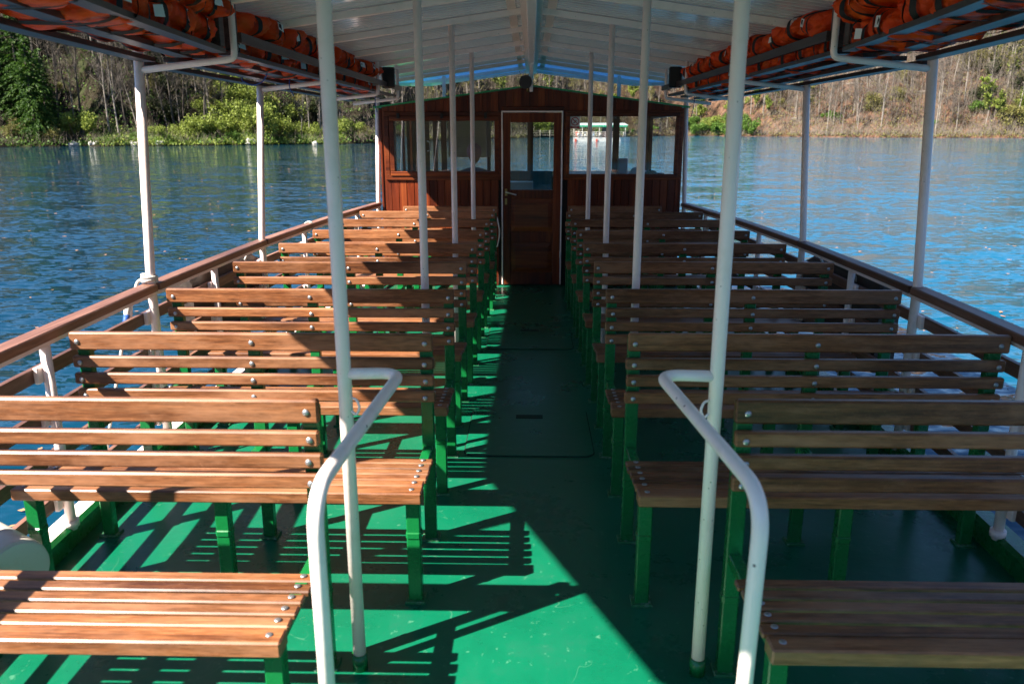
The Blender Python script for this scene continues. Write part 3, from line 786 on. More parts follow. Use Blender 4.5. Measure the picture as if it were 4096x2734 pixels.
for a, b in MUL:
    if b - a > .01: bits.append((a, b, yb1 - .039, yb1 - .001, 1.241, 1.984))
wallbits('bow_wall', bits)
m = MB(); m.box(-1.6, 1.6, yb1 - .022, yb1 - .018, 1.25, 1.98); m.build('bow_pane', M_GLASS, CAB)
# cabin roof with thin green edge
m = MB(); e0, e1 = Y0 - .025 - 9.4, yb1 + .08
for sg in (-1, 1):
    vs = [(0, e0, cz(0) + .002), (sg * 1.78, e0, cz(1.78) + .002), (sg * 1.78, e1, cz(1.78) + .002), (0, e1, cz(0) + .002)]
    vs += [(v[0], v[1], v[2] + .016) for v in vs]
    m.add(vs, [(0, 1, 2, 3), (4, 7, 6, 5), (0, 4, 5, 1), (1, 5, 6, 2), (2, 6, 7, 3)])
m.build('roof', M_GREENR, CAB)
# interior: ceiling lining, floor, desk
inw = M_MAHO
m = MB(); m.box(-1.655, 1.655, yb0, yb1 - .05, .002, .012); m.build('cabin_floor', mat('cabin_lino', (.10, .06, .04), .5)[0], CAB)
# corner boards
for sg in (-1, 1):
    m = MB(); m.cbox(sg * 1.70, sg * 1.725, Y0 - .012 - 9.4, Y0 + .06 - 9.4, 0, 2.03, .004); m.build('corner_board', M_MAHO, CAB)
# rear windows
def frame(m, x0, x1, z0, z1, w, ya, yb, c=.006):
    m.cbox(x0, x1, ya, yb, z1 - w, z1, c); m.cbox(x0, x1, ya, yb, z0, z0 + w, c)
    m.cbox(x0, x0 + w, ya + .001, yb - .001, z0 + w, z1 - w, c); m.cbox(x1 - w, x1, ya + .001, yb - .001, z0 + w, z1 - w, c)
f0 = Y0 - 9.4
m = MB(); frame(m, -1.67, -.338, 1.232, 1.992, .05, f0 - .022, f0 - .001); wt = m.build('window_trim', M_MAHOX, CAB)
m = MB(); frame(m, -1.612, -.362, 1.278, 1.942, .052, f0 - .034, f0 + .02); ws = m.build('window_sash', M_MAHOX, CAB)
MB().box(-1.56, -.414, f0 + .002, f0 + .006, 1.33, 1.89).build('pane', M_GLASS, ws)
for xx in (-1.505, -1.01, -.515):
    MB().cbox(xx - .016, xx + .016, f0 - .046, f0 - .035, 1.915, 1.975, .003).build('window_catch', M_BLACK, ws)
m = MB(); frame(m, .375, 1.71, 1.24, 2.004, .036, f0 - .02, f0 - .001); m.build('window_trim', M_MAHOX, CAB)
m = MB(); frame(m, .40, 1.675, 1.262, 1.98, .042, f0 - .032, f0 + .02); ws2 = m.build('window_sash', M_MAHOX, CAB)
MB().box(.442, 1.634, f0 + .002, f0 + .006, 1.304, 1.938).build('pane', M_GLASS, ws2)
# door: white frame, leaf with glass and two raised panels
m = MB(); m.cbox(-.336, -.322, f0 - .028, f0 + .02, .02, 1.985, .003); m.cbox(.347, .362, f0 - .028, f0 + .02, .02, 1.985, .003); m.cbox(-.336, .362, f0 - .028, f0 + .02, 1.985, 2.0, .003)
m.build('door_frame', M_WHITE, CAB)
MB().cbox(-.33, .37, f0 - .024, f0 - .001, 2.003, 2.045, .004).build('door_head_board', M_MAHOX, CAB)
dm = MB(); x0, x1 = -.319, .344
dm.cbox(x0, x0 + .085, f0 - .018, f0 + .018, .02, 1.98, .004); dm.cbox(x1 - .085, x1, f0 - .018, f0 + .018, .02, 1.98, .004)
for a, b in ((1.875, 1.98), (1.025, 1.125), (.52, .64), (.02, .16)): dm.cbox(x0 + .086, x1 - .086, f0 - .017, f0 + .017, a, b, .004)
door = dm.build('door', M_MAHO, CAB)
for a, b in ((.64, 1.025), (.16, .52)):
    p = MB(); xx0, xx1 = x0 + .086, x1 - .086
    p.cbox(xx0, xx1, f0 - .006, f0 + .006, a, b, .002)
    zi = .035; vs = [(xx0 + .01, f0 - .0065, a + .01), (xx1 - .01, f0 - .0065, a + .01), (xx1 - .01, f0 - .0065, b - .01), (xx0 + .01, f0 - .0065, b - .01),
                     (xx0 + .055, f0 - .017, a + .055), (xx1 - .055, f0 - .017, a + .055), (xx1 - .055, f0 - .017, b - .055), (xx0 + .055, f0 - .017, b - .055)]
    p.add(vs, [(4, 5, 6, 7), (0, 1, 5, 4), (1, 2, 6, 5), (2, 3, 7, 6), (3, 0, 4, 7)], rnd=.4)
    p.build('door_panel', M_MAHOX, door)
MB().box(x0 + .086, x1 - .086, f0 - .002, f0 + .002, 1.125, 1.875).build('door_glass', M_GLASS, door)
h = MB(); h.cbox(-.298, -.270, f0 - .024, f0 - .018, 1.055, 1.135, .005); h.build('handle_plate', M_BRASS, door)
h = MB(); h.tube(fillet([(-.284, f0 - .02, 1.10), (-.284, f0 - .065, 1.10), (-.165, f0 - .070, 1.068)], .02, 4), .0085, 10); h.build('handle', mat('worn_steel', (.75, .72, .62), .3, 1.0)[0], door)
h = MB(); h.cbox(-.298, -.272, f0 - .023, f0 - .018, .955, 1.025, .005); h.build('lock_plate', M_BRASS, door)
for z in (1.64, .38):
    h = MB(); h.tube([(.350, f0 - .034, z - .04), (.350, f0 - .034, z + .04)], .0085, 10); h.build('hinge', M_WHITE, door)
# side-lit corner lamp bracket and grab handle by the door
h = MB(); h.tube(fillet([(-.40, f0 - .005, .82), (-.385, f0 - .05, .80), (-.355, f0 - .06, .64), (-.385, f0 - .05, .475), (-.41, f0 - .005, .46)], .07, 6), .0075, 8)
h.build('grab_handle', M_WHITE, CAB)

# no smoking sign behind the window glass, top left corner
sign = empty('no_smoking_sign', (.497, Y0 - .008, 1.873), label='white no smoking sign with red ring in the corner of the right cabin window', cat='sign')
M_SRED = mat('sign_red', (.42, .015, .02), .5)[0]; M_SWHT = mat('sign_white', (.72, .72, .70), .5)[0]; M_SBLK = mat('sign_black', (.02, .02, .02), .5)[0]
MB().box(-.055, .055, -.002, .0, -.066, .063).build('sign_plate', M_SWHT, sign)
MB().box(-.051, .051, -.0035, -.0024, -.063, -.042).build('caption_strip', M_SRED, sign)
def ring(r0, r1, y, n=32):
    vs = []; fs = []
    for k in range(n):
        t = 2 * math.pi * k / n
        for r in (r0, r1): vs.append((r * math.cos(t), y, .012 + r * math.sin(t)))
    for k in range(n): fs.append((2 * k, 2 * k + 1, 2 * ((k + 1) % n) + 1, 2 * ((k + 1) % n)))
    return vs, fs
rg = MB(); rg.add(*ring(.037, .0465, -.0030)); Mx = Matrix.Translation((0, 0, .012)) @ Matrix.Rotation(R(45), 4, 'Y')
rg.box(-.040, .040, -.0052, -.0046, -.0042, .0042, M=Mx); rg.build('ban_ring', M_SRED, sign)
cg = MB(); Mx = Matrix.Translation((0, 0, .008)) @ Matrix.Rotation(R(-45), 4, 'Y')
cg.box(-.026, .022, -.0040, -.0034, -.004, .004, M=Mx)
for i in range(4): cg.tube([(-.022 + i * .007, -.0036, .018 + .004 * math.sin(i * 2)), (-.018 + i * .007, -.0036, .028 + .003 * math.cos(i * 2))], .0012, 4)
cg.build('cigarette', M_SBLK, sign)
def text(s, size, loc_, parent, material, name='lettering'):
    c = bpy.data.curves.new(name, 'FONT'); c.body = s; c.size = size; c.align_x = 'CENTER'; c.align_y = 'CENTER'; c.extrude = .0002; c.materials.append(material)
    o = bpy.data.objects.new(name, c); COL.objects.link(o); o.parent = parent; o.location = loc_; o.rotation_euler = (R(90), 0, 0)
    dg = bpy.context.evaluated_depsgraph_get(); me = bpy.data.meshes.new_from_object(o.evaluated_get(dg)); q = bpy.data.objects.new(name, me); COL.objects.link(q); q.parent = parent; q.location = loc_; q.rotation_euler = (R(90), 0, 0)
    bpy.data.objects.remove(o); bpy.data.curves.remove(c); q.name = name; return q
text('ZABRANJENO', .0105, (0, -.0040, -.0475), sign, M_SWHT); text('PUŠENJE', .0105, (0, -.0040, -.0572), sign, M_SWHT)

# inside the wheelhouse
blind = empty('window_blind', (-.86, yb1 + 9.4 - .07, 1.66), label='pale slatted roller blind pulled down behind the left wheelhouse window', cat='blind')
M_BLIND = mat('blind_fabric', (.42, .34, .24), .7)[0]
m = MB()
for i in range(26): m.box(-.30, .30, -.008 + .004 * (i % 2), .0, -.23 + i * .0205, -.23 + i * .0205 + .019)
m.build('blind_slats', M_BLIND, blind)
m = MB(); m.tube([(-.31, 0, .315), (.31, 0, .315)], .02, 10); m.build('blind_roller', M_BLIND, blind)
e = empty('sliding_window', (-1.30, Y0 + .9, 1.6), label='varnished sliding window frame with a white pull behind the left wheelhouse pane', cat='window'); e.rotation_euler = (0, 0, R(8))
m = MB(); m.cbox(-.03, .03, -.02, .02, -.36, .34, .004); m.cbox(.075, .13, -.02, .02, -.36, .34, .004); m.build('stile', M_MAHOX, e)
m = MB(); m.tube(fillet([(.0, -.02, .06), (.035, -.05, .05), (.035, -.05, -.05), (.0, -.02, -.06)], .03, 5), .008, 8); m.build('pull', M_WHITE, e)
desk = empty('helm_desk', (.95, 10.6, 0), label='low wooden helm desk under the right wheelhouse window', cat='desk')
MB().cbox(-.60, .66, -.25, .85, 1.20, 1.24, .004).build('desk_top', M_MAHOX, desk)
MB().cbox(-.55, .6, -.2, .8, .02, 1.198, .004).build('desk_body', M_MAHO, desk)
M_PAPER = mat('blue_grey_paper', (.30, .35, .42), .6)[0]
o = MB().cbox(-.06, .06, -.06, .06, 0, .20, .006).tube([(.02, 0, .2), (.02, 0, .225)], .004, 6).build('paper_box', M_PAPER, None, label='upright blue grey box standing on the helm desk', cat='box'); o.location = (1.19, 10.62, 1.24)
m = MB(); m.sphere((0, 0, .0), .12, sc=(1.2, .8, .75), seg=16, rings=9)
for i, v in enumerate(m.v): m.v[i] = (v[0] + .03 * math.sin(v[2] * 40), v[1], max(0, v[2] * (1 - .9 * max(0, v[0] * 4))))
o = m.build('folded_cloth', mat('pale_cloth', (.5, .52, .58), .8)[0], None, label='crumpled pale cloth lying on the helm desk', cat='cloth'); o.location = (1.40, 10.68, 1.24)
m = MB(); m.sphere((0, 0, 0), .085, sc=(1, 1, .6), seg=16, rings=9); m.cbox(.05, .16, -.06, .06, 0, .012, .005)
o = m.build('cap', mat('dark_cap', (.015, .03, .03), .8)[0], None, label='dark peaked cap lying beside the pale cloth on the helm desk', cat='cap'); o.location = (1.56, 10.6, 1.245)
o = MB().cbox(-.15, .15, -.12, .12, 0, .30, .006).build('equipment_box', mat('white_box_paint', (.50, .54, .60), .4)[0], None, label='plain white equipment box seen low through the door glass', cat='box'); o.location = (-.12, 10.35, .86)
o = MB().cbox(-.35, .30, -.15, .16, 0, .85, .006).build('side_cabinet', M_MAHO, None, label='wooden side cabinet under the white equipment box', cat='cabinet'); o.location = (-.05, 10.35, .012)

# skipper seated inside, seen through the left window
def skinned(name, pts, edges, radii, material, parent=None, sub=2):
    me = bpy.data.meshes.new(name); me.from_pydata(pts, edges, []); o = bpy.data.objects.new(name, me); COL.objects.link(o); o.parent = parent
    me.materials.append(material)
    sk = o.modifiers.new('s', 'SKIN'); sb = o.modifiers.new('u', 'SUBSURF'); sb.levels = sub; sb.render_levels = sub
    for i, r in enumerate(radii): me.skin_vertices[0].data[i].radius = (r, r) if not isinstance(r, tuple) else r
    me.skin_vertices[0].data[0].use_root = True
    for p in me.polygons: p.use_smooth = True
    sk.use_smooth_shade = True
    return o
M_SKIN = mat('skin', (.45, .24, .16), .55)[0]; M_SHIRT = mat('plum_shirt', (.10, .05, .13), .85)[0]
per = empty('person', (-.72, 10.35, 0), label='person in a pinkish patterned cap seated behind the left wheelhouse window', cat='person')
body = skinned('body', [(0, 0, .72), (0, .02, .92), (0, .02, 1.12), (0, .03, 1.27), (0, .04, 1.35), (.17, .03, 1.24), (.24, .14, 1.02), (.16, .36, 1.02), (-.17, .03, 1.24), (-.24, .14, 1.02), (-.16, .36, 1.02),
    (.10, .1, .72), (.13, .45, .70), (.13, .47, .35), (.13, .58, .28), (-.10, .1, .72), (-.13, .45, .70), (-.13, .47, .35), (-.13, .58, .28)],
    [(0, 1), (1, 2), (2, 3), (3, 4), (3, 5), (5, 6), (6, 7), (3, 8), (8, 9), (9, 10), (0, 11), (11, 12), (12, 13), (13, 14), (0, 15), (15, 16), (16, 17), (17, 18)],
    [.14, .13, .15, .12, .055, .065, .045, .032, .065, .045, .032, .085, .065, .045, .04, .085, .065, .045, .04], M_SHIRT, per)
hd = MB(); hd.sphere((0, .05, 1.50), .10, seg=20, rings=14, sc=(.78, .95, 1.15)); hd.sphere((0, .155, 1.49), .018, seg=8, rings=5); hd.sphere((.08, .05, 1.49), .022, sc=(.4, 1, 1.3), seg=8, rings=5); hd.sphere((-.08, .05, 1.49), .022, sc=(.4, 1, 1.3), seg=8, rings=5)
hd.build('head', M_SKIN, per)
def capmat():
    m, n, l, b = mat('plaid_cap', (.4, .2, .25), .8); mp = coords(n, l, (1, 1, 1), rnd=False)
    c = N(n, 'ShaderNodeTexChecker', i_Scale=60.0); l.new(mp.outputs[0], c.inputs['Vector']); c.inputs['Color1'].default_value = (.50, .22, .27, 1); c.inputs['Color2'].default_value = (.30, .16, .26, 1); l.new(c.outputs[0], b.inputs['Base Color']); return m
hc = MB(); hc.sphere((0, .03, 1.535), .108, seg=20, rings=12, sc=(.88, .98, 1.0)); hc.build('cap', capmat(), per)
st = empty('helm_chair', (-.72, 10.35, 0), label='dark padded helm chair under the seated person in the wheelhouse', cat='chair')
MB().cbox(-.24, .24, -.2, .26, .50, .60, .02).build('seat', M_BLACK, st); MB().cbox(-.22, .22, -.27, -.20, .55, 1.15, .02).build('backrest', M_BLACK, st)
MB().tube([(0, 0, .012), (0, 0, .5)], .04, 12).tube([(0, 0, .012), (0, 0, .03)], .2, 16).build('pedestal', M_CHROME, st)

# horn at the gable
hn = empty('deck_horn', (-.062, Y0 - .16, 2.30), label='round black horn loudspeaker above the cabin gable', cat='horn'); hn.rotation_euler = (R(0), 0, R(-16))
m = MB(); m.tube([(0, -.0, 0), (0, .02, 0), (0, .06, 0), (0, .13, 0)], [.070, .062, .040, .028], 24); m.build('bell', M_BLACK, hn)
m = MB(); m.tube([(0, -.008, 0), (0, .004, 0)], .073, 24); m.build('rim', mat('black_rubber', (.01, .01, .011), .5)[0], hn)
m = MB(); m.tube([(0, .05, -.03), (0, .08, -.09), (0, .16, -.10)], .008, 8); m.build('bracket', M_BRASS, hn)
m = MB(); m.tube([(-.05, .05, .02), (-.09, .05, .12)], .003, 6); m.build('cable', M_BLACK, hn)

# ------------------------------------------------------------------ rope, fender boards, drum
rp = empty('mooring_rope', (-2.04, 4.17, .99), label='white rope wound round a left outer pole, hanging down with blue tape', cat='rope')
m = MB(); pts = []
for k in range(60):
    t = k / 60 * 2 * math.pi * 2.6; pts.append((.036 * math.cos(t), .036 * math.sin(t), -.006 + .034 * k / 60 + .004 * math.sin(t * 1.3)))
m.tube(pts, .0085, 8); m.tube(fillet([(-.03, -.01, .01), (-.058, -.02, -.005), (-.066, -.04, -.05), (-.080, -.09, -.12)], .02, 5), .0085, 8); m.build('coil', M_ROPE, rp)
m = MB(); m.tube([(-.085, -.09, -.09), (-.09, -.12, -.19), (-.095, -.14, -.24), (-.13, -.34, -.70), (-.20, -.75, -1.75)], [.022, .012, .009, .008, .008], 8); m.tube([(-.065, -.08, -.06), (-.075, -.11, -.2)], .009, 7); m.build('hanging_line', M_ROPE, rp)
m = MB(); m.tube([(-.088, -.112, -.165), (-.094, -.133, -.225)], .0165, 10); m.build('tape', M_BLUE, rp)
rp2 = empty('mooring_rope', (-1.99, 7.15, .985), label='small white rope knot tied to the left rail beyond the second outer pole', cat='rope')
m = MB(); pts = []
for k in range(40):
    t = k / 40 * 2 * math.pi * 2; pts.append((.040 * math.cos(t), .02 * math.sin(t * .5) + .01 * math.cos(t * 3), -.035 + .036 * math.sin(t)))
m.tube(pts, .007, 7); m.tube([(-.05, 0, -.05), (-.06, -.01, -.3), (-.05, -.02, -.5)], .006, 7); m.build('knot', M_ROPE, rp2)

def fender(sg, y0, y1, label):
    e = empty('timber_fender', (sg * 2.17, (y0 + y1) / 2, .625), label=label, cat='fender')
    m = MB(); k = 22; vs = []; fs = []
    for i in range(k + 1):
        t = i / k; y = (t - .5) * (y1 - y0)
        tap = 1 - .16 * max(0, abs(t - .5) * 2 - .72) / .28
        bow = -.05 * (1 - (2 * t - 1) ** 2)
        zt = .25 + .03 * math.sin(t * 3 + 1) + .012 * math.sin(t * 17)
        for dx, z in ((-.06, -.30), (.06, -.30), (.06 , zt - .015), (.045, zt), (-.045, zt + .004), (-.06, zt - .015)):
            zz = z * (tap if z > 0 else 1)
            vs.append((sg * (dx * tap * 1.2 - bow * .4) , y, zz))
    q = 6
    for i in range(k):
        for j in range(q): fs.append((i * q + j, i * q + (j + 1) % q, (i + 1) * q + (j + 1) % q, (i + 1) * q + j))
    fs += [tuple(range(q)), tuple(k * q + j for j in range(q))]
    m.add(vs, fs); m.build('plank', M_OLD, e)
    for yy in (-.3, .3):
        m = MB(); m.tube([(0, yy, .1), (sg * -.10, yy, .30), (sg * -.14, yy, .34)], .009, 7); m.build('lashing', M_ROPE, e)
fender(-1, 4.85, 6.15, 'thick dark timber fender with a broken pale end hung outside the left rail')
fender(1, 4.75, 6.15, 'thick black timber fender hung outside the right rail')
dr = empty('white_drum', (-1.76, 2.42, .29), label='cream metal drum lying on its side behind the front left bench', cat='drum'); dr.rotation_euler = (0, 0, R(58))
m = MB(); m.tube([(0, 0, 0), (0, .015, 0), (0, .30, 0)], [.106, .110, .110], 36); m.build('shell', M_CREAM, dr)
m = MB(); m.tube([(0, -.006, 0), (0, .01, 0)], .101, 36); m.build('end_cap', M_CREAM, dr)
m = MB(); m.cbox(-.07, .07, .04, .09, -.28, -.095, .005); m.cbox(-.07, .07, .20, .25, -.28, -.095, .005); m.build('cradle', M_WHITE, dr)

# ------------------------------------------------------------------ lake
def make_water():
    m, n, l, b = mat('lake_water', (.003, .055, .062), .04, spec=.5)
    b.inputs['IOR'].default_value = 1.333
    tc = n.new('ShaderNodeTexCoord')
    def noise(sc, stretch, rot, det, rg=.55):
        mp = n.new('ShaderNodeMapping'); mp.inputs['Scale'].default_value = (sc * stretch, sc, sc); mp.inputs['Rotation'].default_value = (0, 0, R(rot)); l.new(tc.outputs['Object'], mp.inputs['Vector'])
        t = N(n, 'ShaderNodeTexNoise', i_Scale=1.0, i_Detail=det, i_Roughness=rg, i_Distortion=.4); l.new(mp.outputs[0], t.inputs['Vector']); return t
    a = noise(6.5, .50, 8, 3.0, .6); c = noise(.9, .55, -12, 2.0); d = noise(.05, 1.0, 30, 2.0)
    def sl_(t, k):
        v = N(n, 'ShaderNodeVectorMath', operation='SUBTRACT'); l.new(t.outputs['Color'], v.inputs[0]); v.inputs[1].default_value = (.5, .5, .5)
        w = N(n, 'ShaderNodeVectorMath', operation='MULTIPLY'); l.new(v.outputs[0], w.inputs[0]); w.inputs[1].default_value = k; return w
    w1 = sl_(a, (.62, .95, 0)); w2 = sl_(c, (.26, .40, 0))
    mr = N(n, 'ShaderNodeMapRange'); mr.inputs['From Min'].default_value = .35; mr.inputs['From Max'].default_value = .65; mr.inputs['To Min'].default_value = .45; mr.inputs['To Max'].default_value = 1.0; l.new(d.outputs['Fac'], mr.inputs['Value'])
    w1s = N(n, 'ShaderNodeVectorMath', operation='SCALE'); l.new(w1.outputs[0], w1s.inputs[0]); l.new(mr.outputs[0], w1s.inputs['Scale'])
    s1 = N(n, 'ShaderNodeVectorMath', operation='ADD'); l.new(w1s.outputs[0], s1.inputs[0]); l.new(w2.outputs[0], s1.inputs[1])
    s2 = N(n, 'ShaderNodeVectorMath', operation='ADD'); l.new(s1.outputs[0], s2.inputs[0]); s2.inputs[1].default_value = (0, 0, 1)
    s3 = N(n, 'ShaderNodeVectorMath', operation='NORMALIZE'); l.new(s2.outputs[0], s3.inputs[0]); l.new(s3.outputs[0], b.inputs['Normal'])
    # turquoise with sky reflection put into the colour to starboard, deep teal to port
    sx = n.new('ShaderNodeSeparateXYZ'); l.new(tc.outputs['Object'], sx.inputs[0])
    m1 = N(n, 'ShaderNodeMapRange'); m1.inputs['From Min'].default_value = -6; m1.inputs['From Max'].default_value = 12; l.new(sx.outputs[0], m1.inputs['Value'])
    rp = ramp(n, [(0, (.0001, .023, .045)), (1, (.0003, .090, .165))]); l.new(m1.outputs[0], rp.inputs[0]); l.new(rp.outputs[0], b.inputs['Base Color'])
    return m
mb = MB(); n_ = 48; Rw = 420
vs = [(0, 0, WATER_Z)]; fs = []
for k in range(n_):
    t = 2 * math.pi * k / n_; vs.append((Rw * math.cos(t), Rw * math.sin(t), WATER_Z))
for k in range(n_): fs.append((0, 1 + k, 1 + (k + 1) % n_))
mb.add(vs, fs); mb.build('lake_water', make_water(), None, boat=False, kind='structure')

# floating leaves
fl = MB(); rnd = random.Random(5)
for i in range(1300):
    az = R(rnd.uniform(-38, 38)); r = 5 + 95 * rnd.random() ** 1.3
    x, y = r * math.sin(az), r * math.cos(az)
    if abs(x) < 2.5 and y < 14: continue
    s = rnd.uniform(.015, .045) * (1 + r / 55); t = rnd.uniform(0, 3.14)
    c, q = math.cos(t), math.sin(t)
    pts = [(-1, 0), (0, -.55), (1, 0), (.1, .6)]
    vs = [(x + s * (a * c - b * q), y + s * (a * q + b * c), WATER_Z + .012 + rnd.uniform(0, .01)) for a, b in pts]
    fl.add(vs, [(0, 1, 2, 3)])
fl.build('floating_leaves', mat('dead_leaf', (.42, .20, .09), .6)[0], None, boat=False, kind='stuff', label='scattered dead leaves floating on the lake', cat='leaves')

# ------------------------------------------------------------------ shore: one ring of hills
def px2(xp, yp):
    Y = 2.6 * 3403 / (yp - 510); return math.degrees(math.atan((xp - 2124) / 3293)), Y / math.cos(math.atan((xp - 2124) / 3293))
SH = [(-180, 70), (-120, 75), (-80, 88), (-52, 100)] + [px2(*p) for p in ((0, 589), (600, 585), (1000, 581), (1508, 575), (1800, 562), (2000, 556), (2200, 550), (2450, 549), (2735, 544), (3000, 547), (3500, 551), (4096, 553))] + [(38, 260), (52, 230), (80, 170), (120, 110), (180, 70)]
_sa = np.array([s[0] for s in SH]); _sr = np.array([s[1] for s in SH])
def shore(az): return float(np.interp(az, _sa, _sr) * .6 + np.interp(az - 1.2, _sa, _sr) * .2 + np.interp(az + 1.2, _sa, _sr) * .2) + 1.2 * math.sin(az * 2.1) + .6 * math.sin(az * 7.3)
def hillh(az, d):
    if d < 0: return WATER_Z + d * .5
    hm = float(np.interp(az, [-180, -60, -30, -10, 0, 12, 35, 60, 180], [30, 40, 52, 54, 60, 66, 74, 70, 30]))
    flat = float(np.interp(az, [-40, -29, -24, -8, 0, 6, 10, 180], [3, 5, 9, 9, 5, 6, 2, 2]))
    h = .5 * min(d, 1.2) / 1.2 + .06 * min(d, flat)
    if d > flat: h += hm * (1 - math.exp(-(d - flat) * .62 / hm))
    a = R(az)
    h += min(1, d / 14) * (1.6 * math.sin(az * .9 + d * .05) + 1.1 * math.sin(az * 2.3 + 1 + d * .11) + .5 * math.sin(az * 5.1 + d * .3) + .25 * math.sin(az * 13 + d * .9))
    return WATER_Z + max(h, .12)
def spos(az, d):
    r = shore(az) + d; a = R(az); return (r * math.sin(a), r * math.cos(a), hillh(az, d))
DS = [-6, -1.5, -.2, 0, .5, 1, 2, 3, 4.5, 6, 8, 10, 12.5, 15, 18, 21, 25, 29, 33, 38, 43, 50, 58, 68, 80, 95, 115, 140]
AZ = sorted(set([-180 + 5 * i for i in range(73)] + [-40 + .5 * i for i in range(161)]))
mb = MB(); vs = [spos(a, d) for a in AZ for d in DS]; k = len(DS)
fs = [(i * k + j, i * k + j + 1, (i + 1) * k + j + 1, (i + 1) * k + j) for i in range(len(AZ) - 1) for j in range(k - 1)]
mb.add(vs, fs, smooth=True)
def make_hill():
    m, n, l, b = mat('forest_floor', (.1, .07, .04), .95, spec=.1)
    tc = n.new('ShaderNodeTexCoord')
    n1 = N(n, 'ShaderNodeTexNoise', i_Scale=.35, i_Detail=9.0, i_Roughness=.7); l.new(tc.outputs['Object'], n1.inputs['Vector'])
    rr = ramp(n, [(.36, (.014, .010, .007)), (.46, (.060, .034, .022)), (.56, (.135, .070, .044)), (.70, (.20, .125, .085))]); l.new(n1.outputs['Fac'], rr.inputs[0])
    rl = ramp(n, [(.30, (.008, .007, .004)), (.5, (.028, .022, .013)), (.62, (.030, .038, .013)), (.78, (.11, .08, .045))]); l.new(n1.outputs['Fac'], rl.inputs[0])  # left ground: olive-brown litter, with the bank's shade put into its darker tone
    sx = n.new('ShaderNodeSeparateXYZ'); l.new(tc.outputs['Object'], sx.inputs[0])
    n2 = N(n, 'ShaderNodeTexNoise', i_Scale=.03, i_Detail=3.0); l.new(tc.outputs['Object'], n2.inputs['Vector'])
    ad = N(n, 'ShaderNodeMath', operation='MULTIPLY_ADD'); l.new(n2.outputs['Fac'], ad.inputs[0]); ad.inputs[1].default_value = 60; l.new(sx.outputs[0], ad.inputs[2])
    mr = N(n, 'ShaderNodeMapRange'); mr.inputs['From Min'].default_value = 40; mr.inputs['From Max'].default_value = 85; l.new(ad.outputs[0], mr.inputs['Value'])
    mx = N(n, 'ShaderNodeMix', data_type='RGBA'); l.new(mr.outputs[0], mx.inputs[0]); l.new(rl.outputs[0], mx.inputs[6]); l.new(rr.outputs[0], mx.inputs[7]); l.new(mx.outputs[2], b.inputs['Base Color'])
    bp = N(n, 'ShaderNodeBump'); bp.inputs['Distance'].default_value = .8; l.new(n1.outputs['Fac'], bp.inputs['Height']); l.new(bp.outputs[0], b.inputs['Normal'])
    return m
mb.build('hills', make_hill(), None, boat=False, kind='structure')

# ------------------------------------------------------------------ trees
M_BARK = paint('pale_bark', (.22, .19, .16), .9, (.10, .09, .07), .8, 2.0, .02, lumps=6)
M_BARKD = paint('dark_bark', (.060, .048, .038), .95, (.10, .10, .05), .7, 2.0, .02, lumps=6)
M_TWIG = mat('grey_twigs', (.13, .105, .085), .95)[0]
M_TWIGD = mat('brown_twigs', (.085, .068, .05), .95)[0]
def leafmat(name, c1, c2, c3):
    m, n, l, b = mat(name, c2, .6, spec=.25)
    tc = coords(n, l, (1, 1, 1)); n1 = N(n, 'ShaderNodeTexNoise', i_Scale=.9, i_Detail=3.0); l.new(tc.outputs[0], n1.inputs['Vector'])
    rp_ = ramp(n, [(.3, c1), (.5, c2), (.72, c3)]); l.new(n1.outputs['Fac'], rp_.inputs[0]); l.new(rp_.outputs[0], b.inputs['Base Color'])
    tr = n.new('ShaderNodeBsdfTranslucent'); l.new(rp_.outputs[0], tr.inputs[0]); mx = n.new('ShaderNodeMixShader'); mx.inputs[0].default_value = .3
    l.new(b.outputs[0], mx.inputs[1]); l.new(tr.outputs[0], mx.inputs[2]); l.new(mx.outputs[0], n['Material Output'].inputs[0]); return m
M_LSPRING = leafmat('spring_leaves', (.075, .11, .015), (.19, .24, .035), (.33, .36, .09))
M_LMID = leafmat('mid_green_leaves', (.03, .075, .010), (.075, .15, .02), (.17, .25, .04))
M_LFIR = leafmat('fir_needles', (.010, .032, .006), (.035, .085, .010), (.10, .18, .015))
M_LDARK = leafmat('dark_evergreen_leaves', (.010, .018, .005), (.030, .042, .012), (.085, .095, .030))
M_LOLIVE = leafmat('olive_buds', (.10, .09, .03), (.17, .16, .045), (.26, .23, .07))

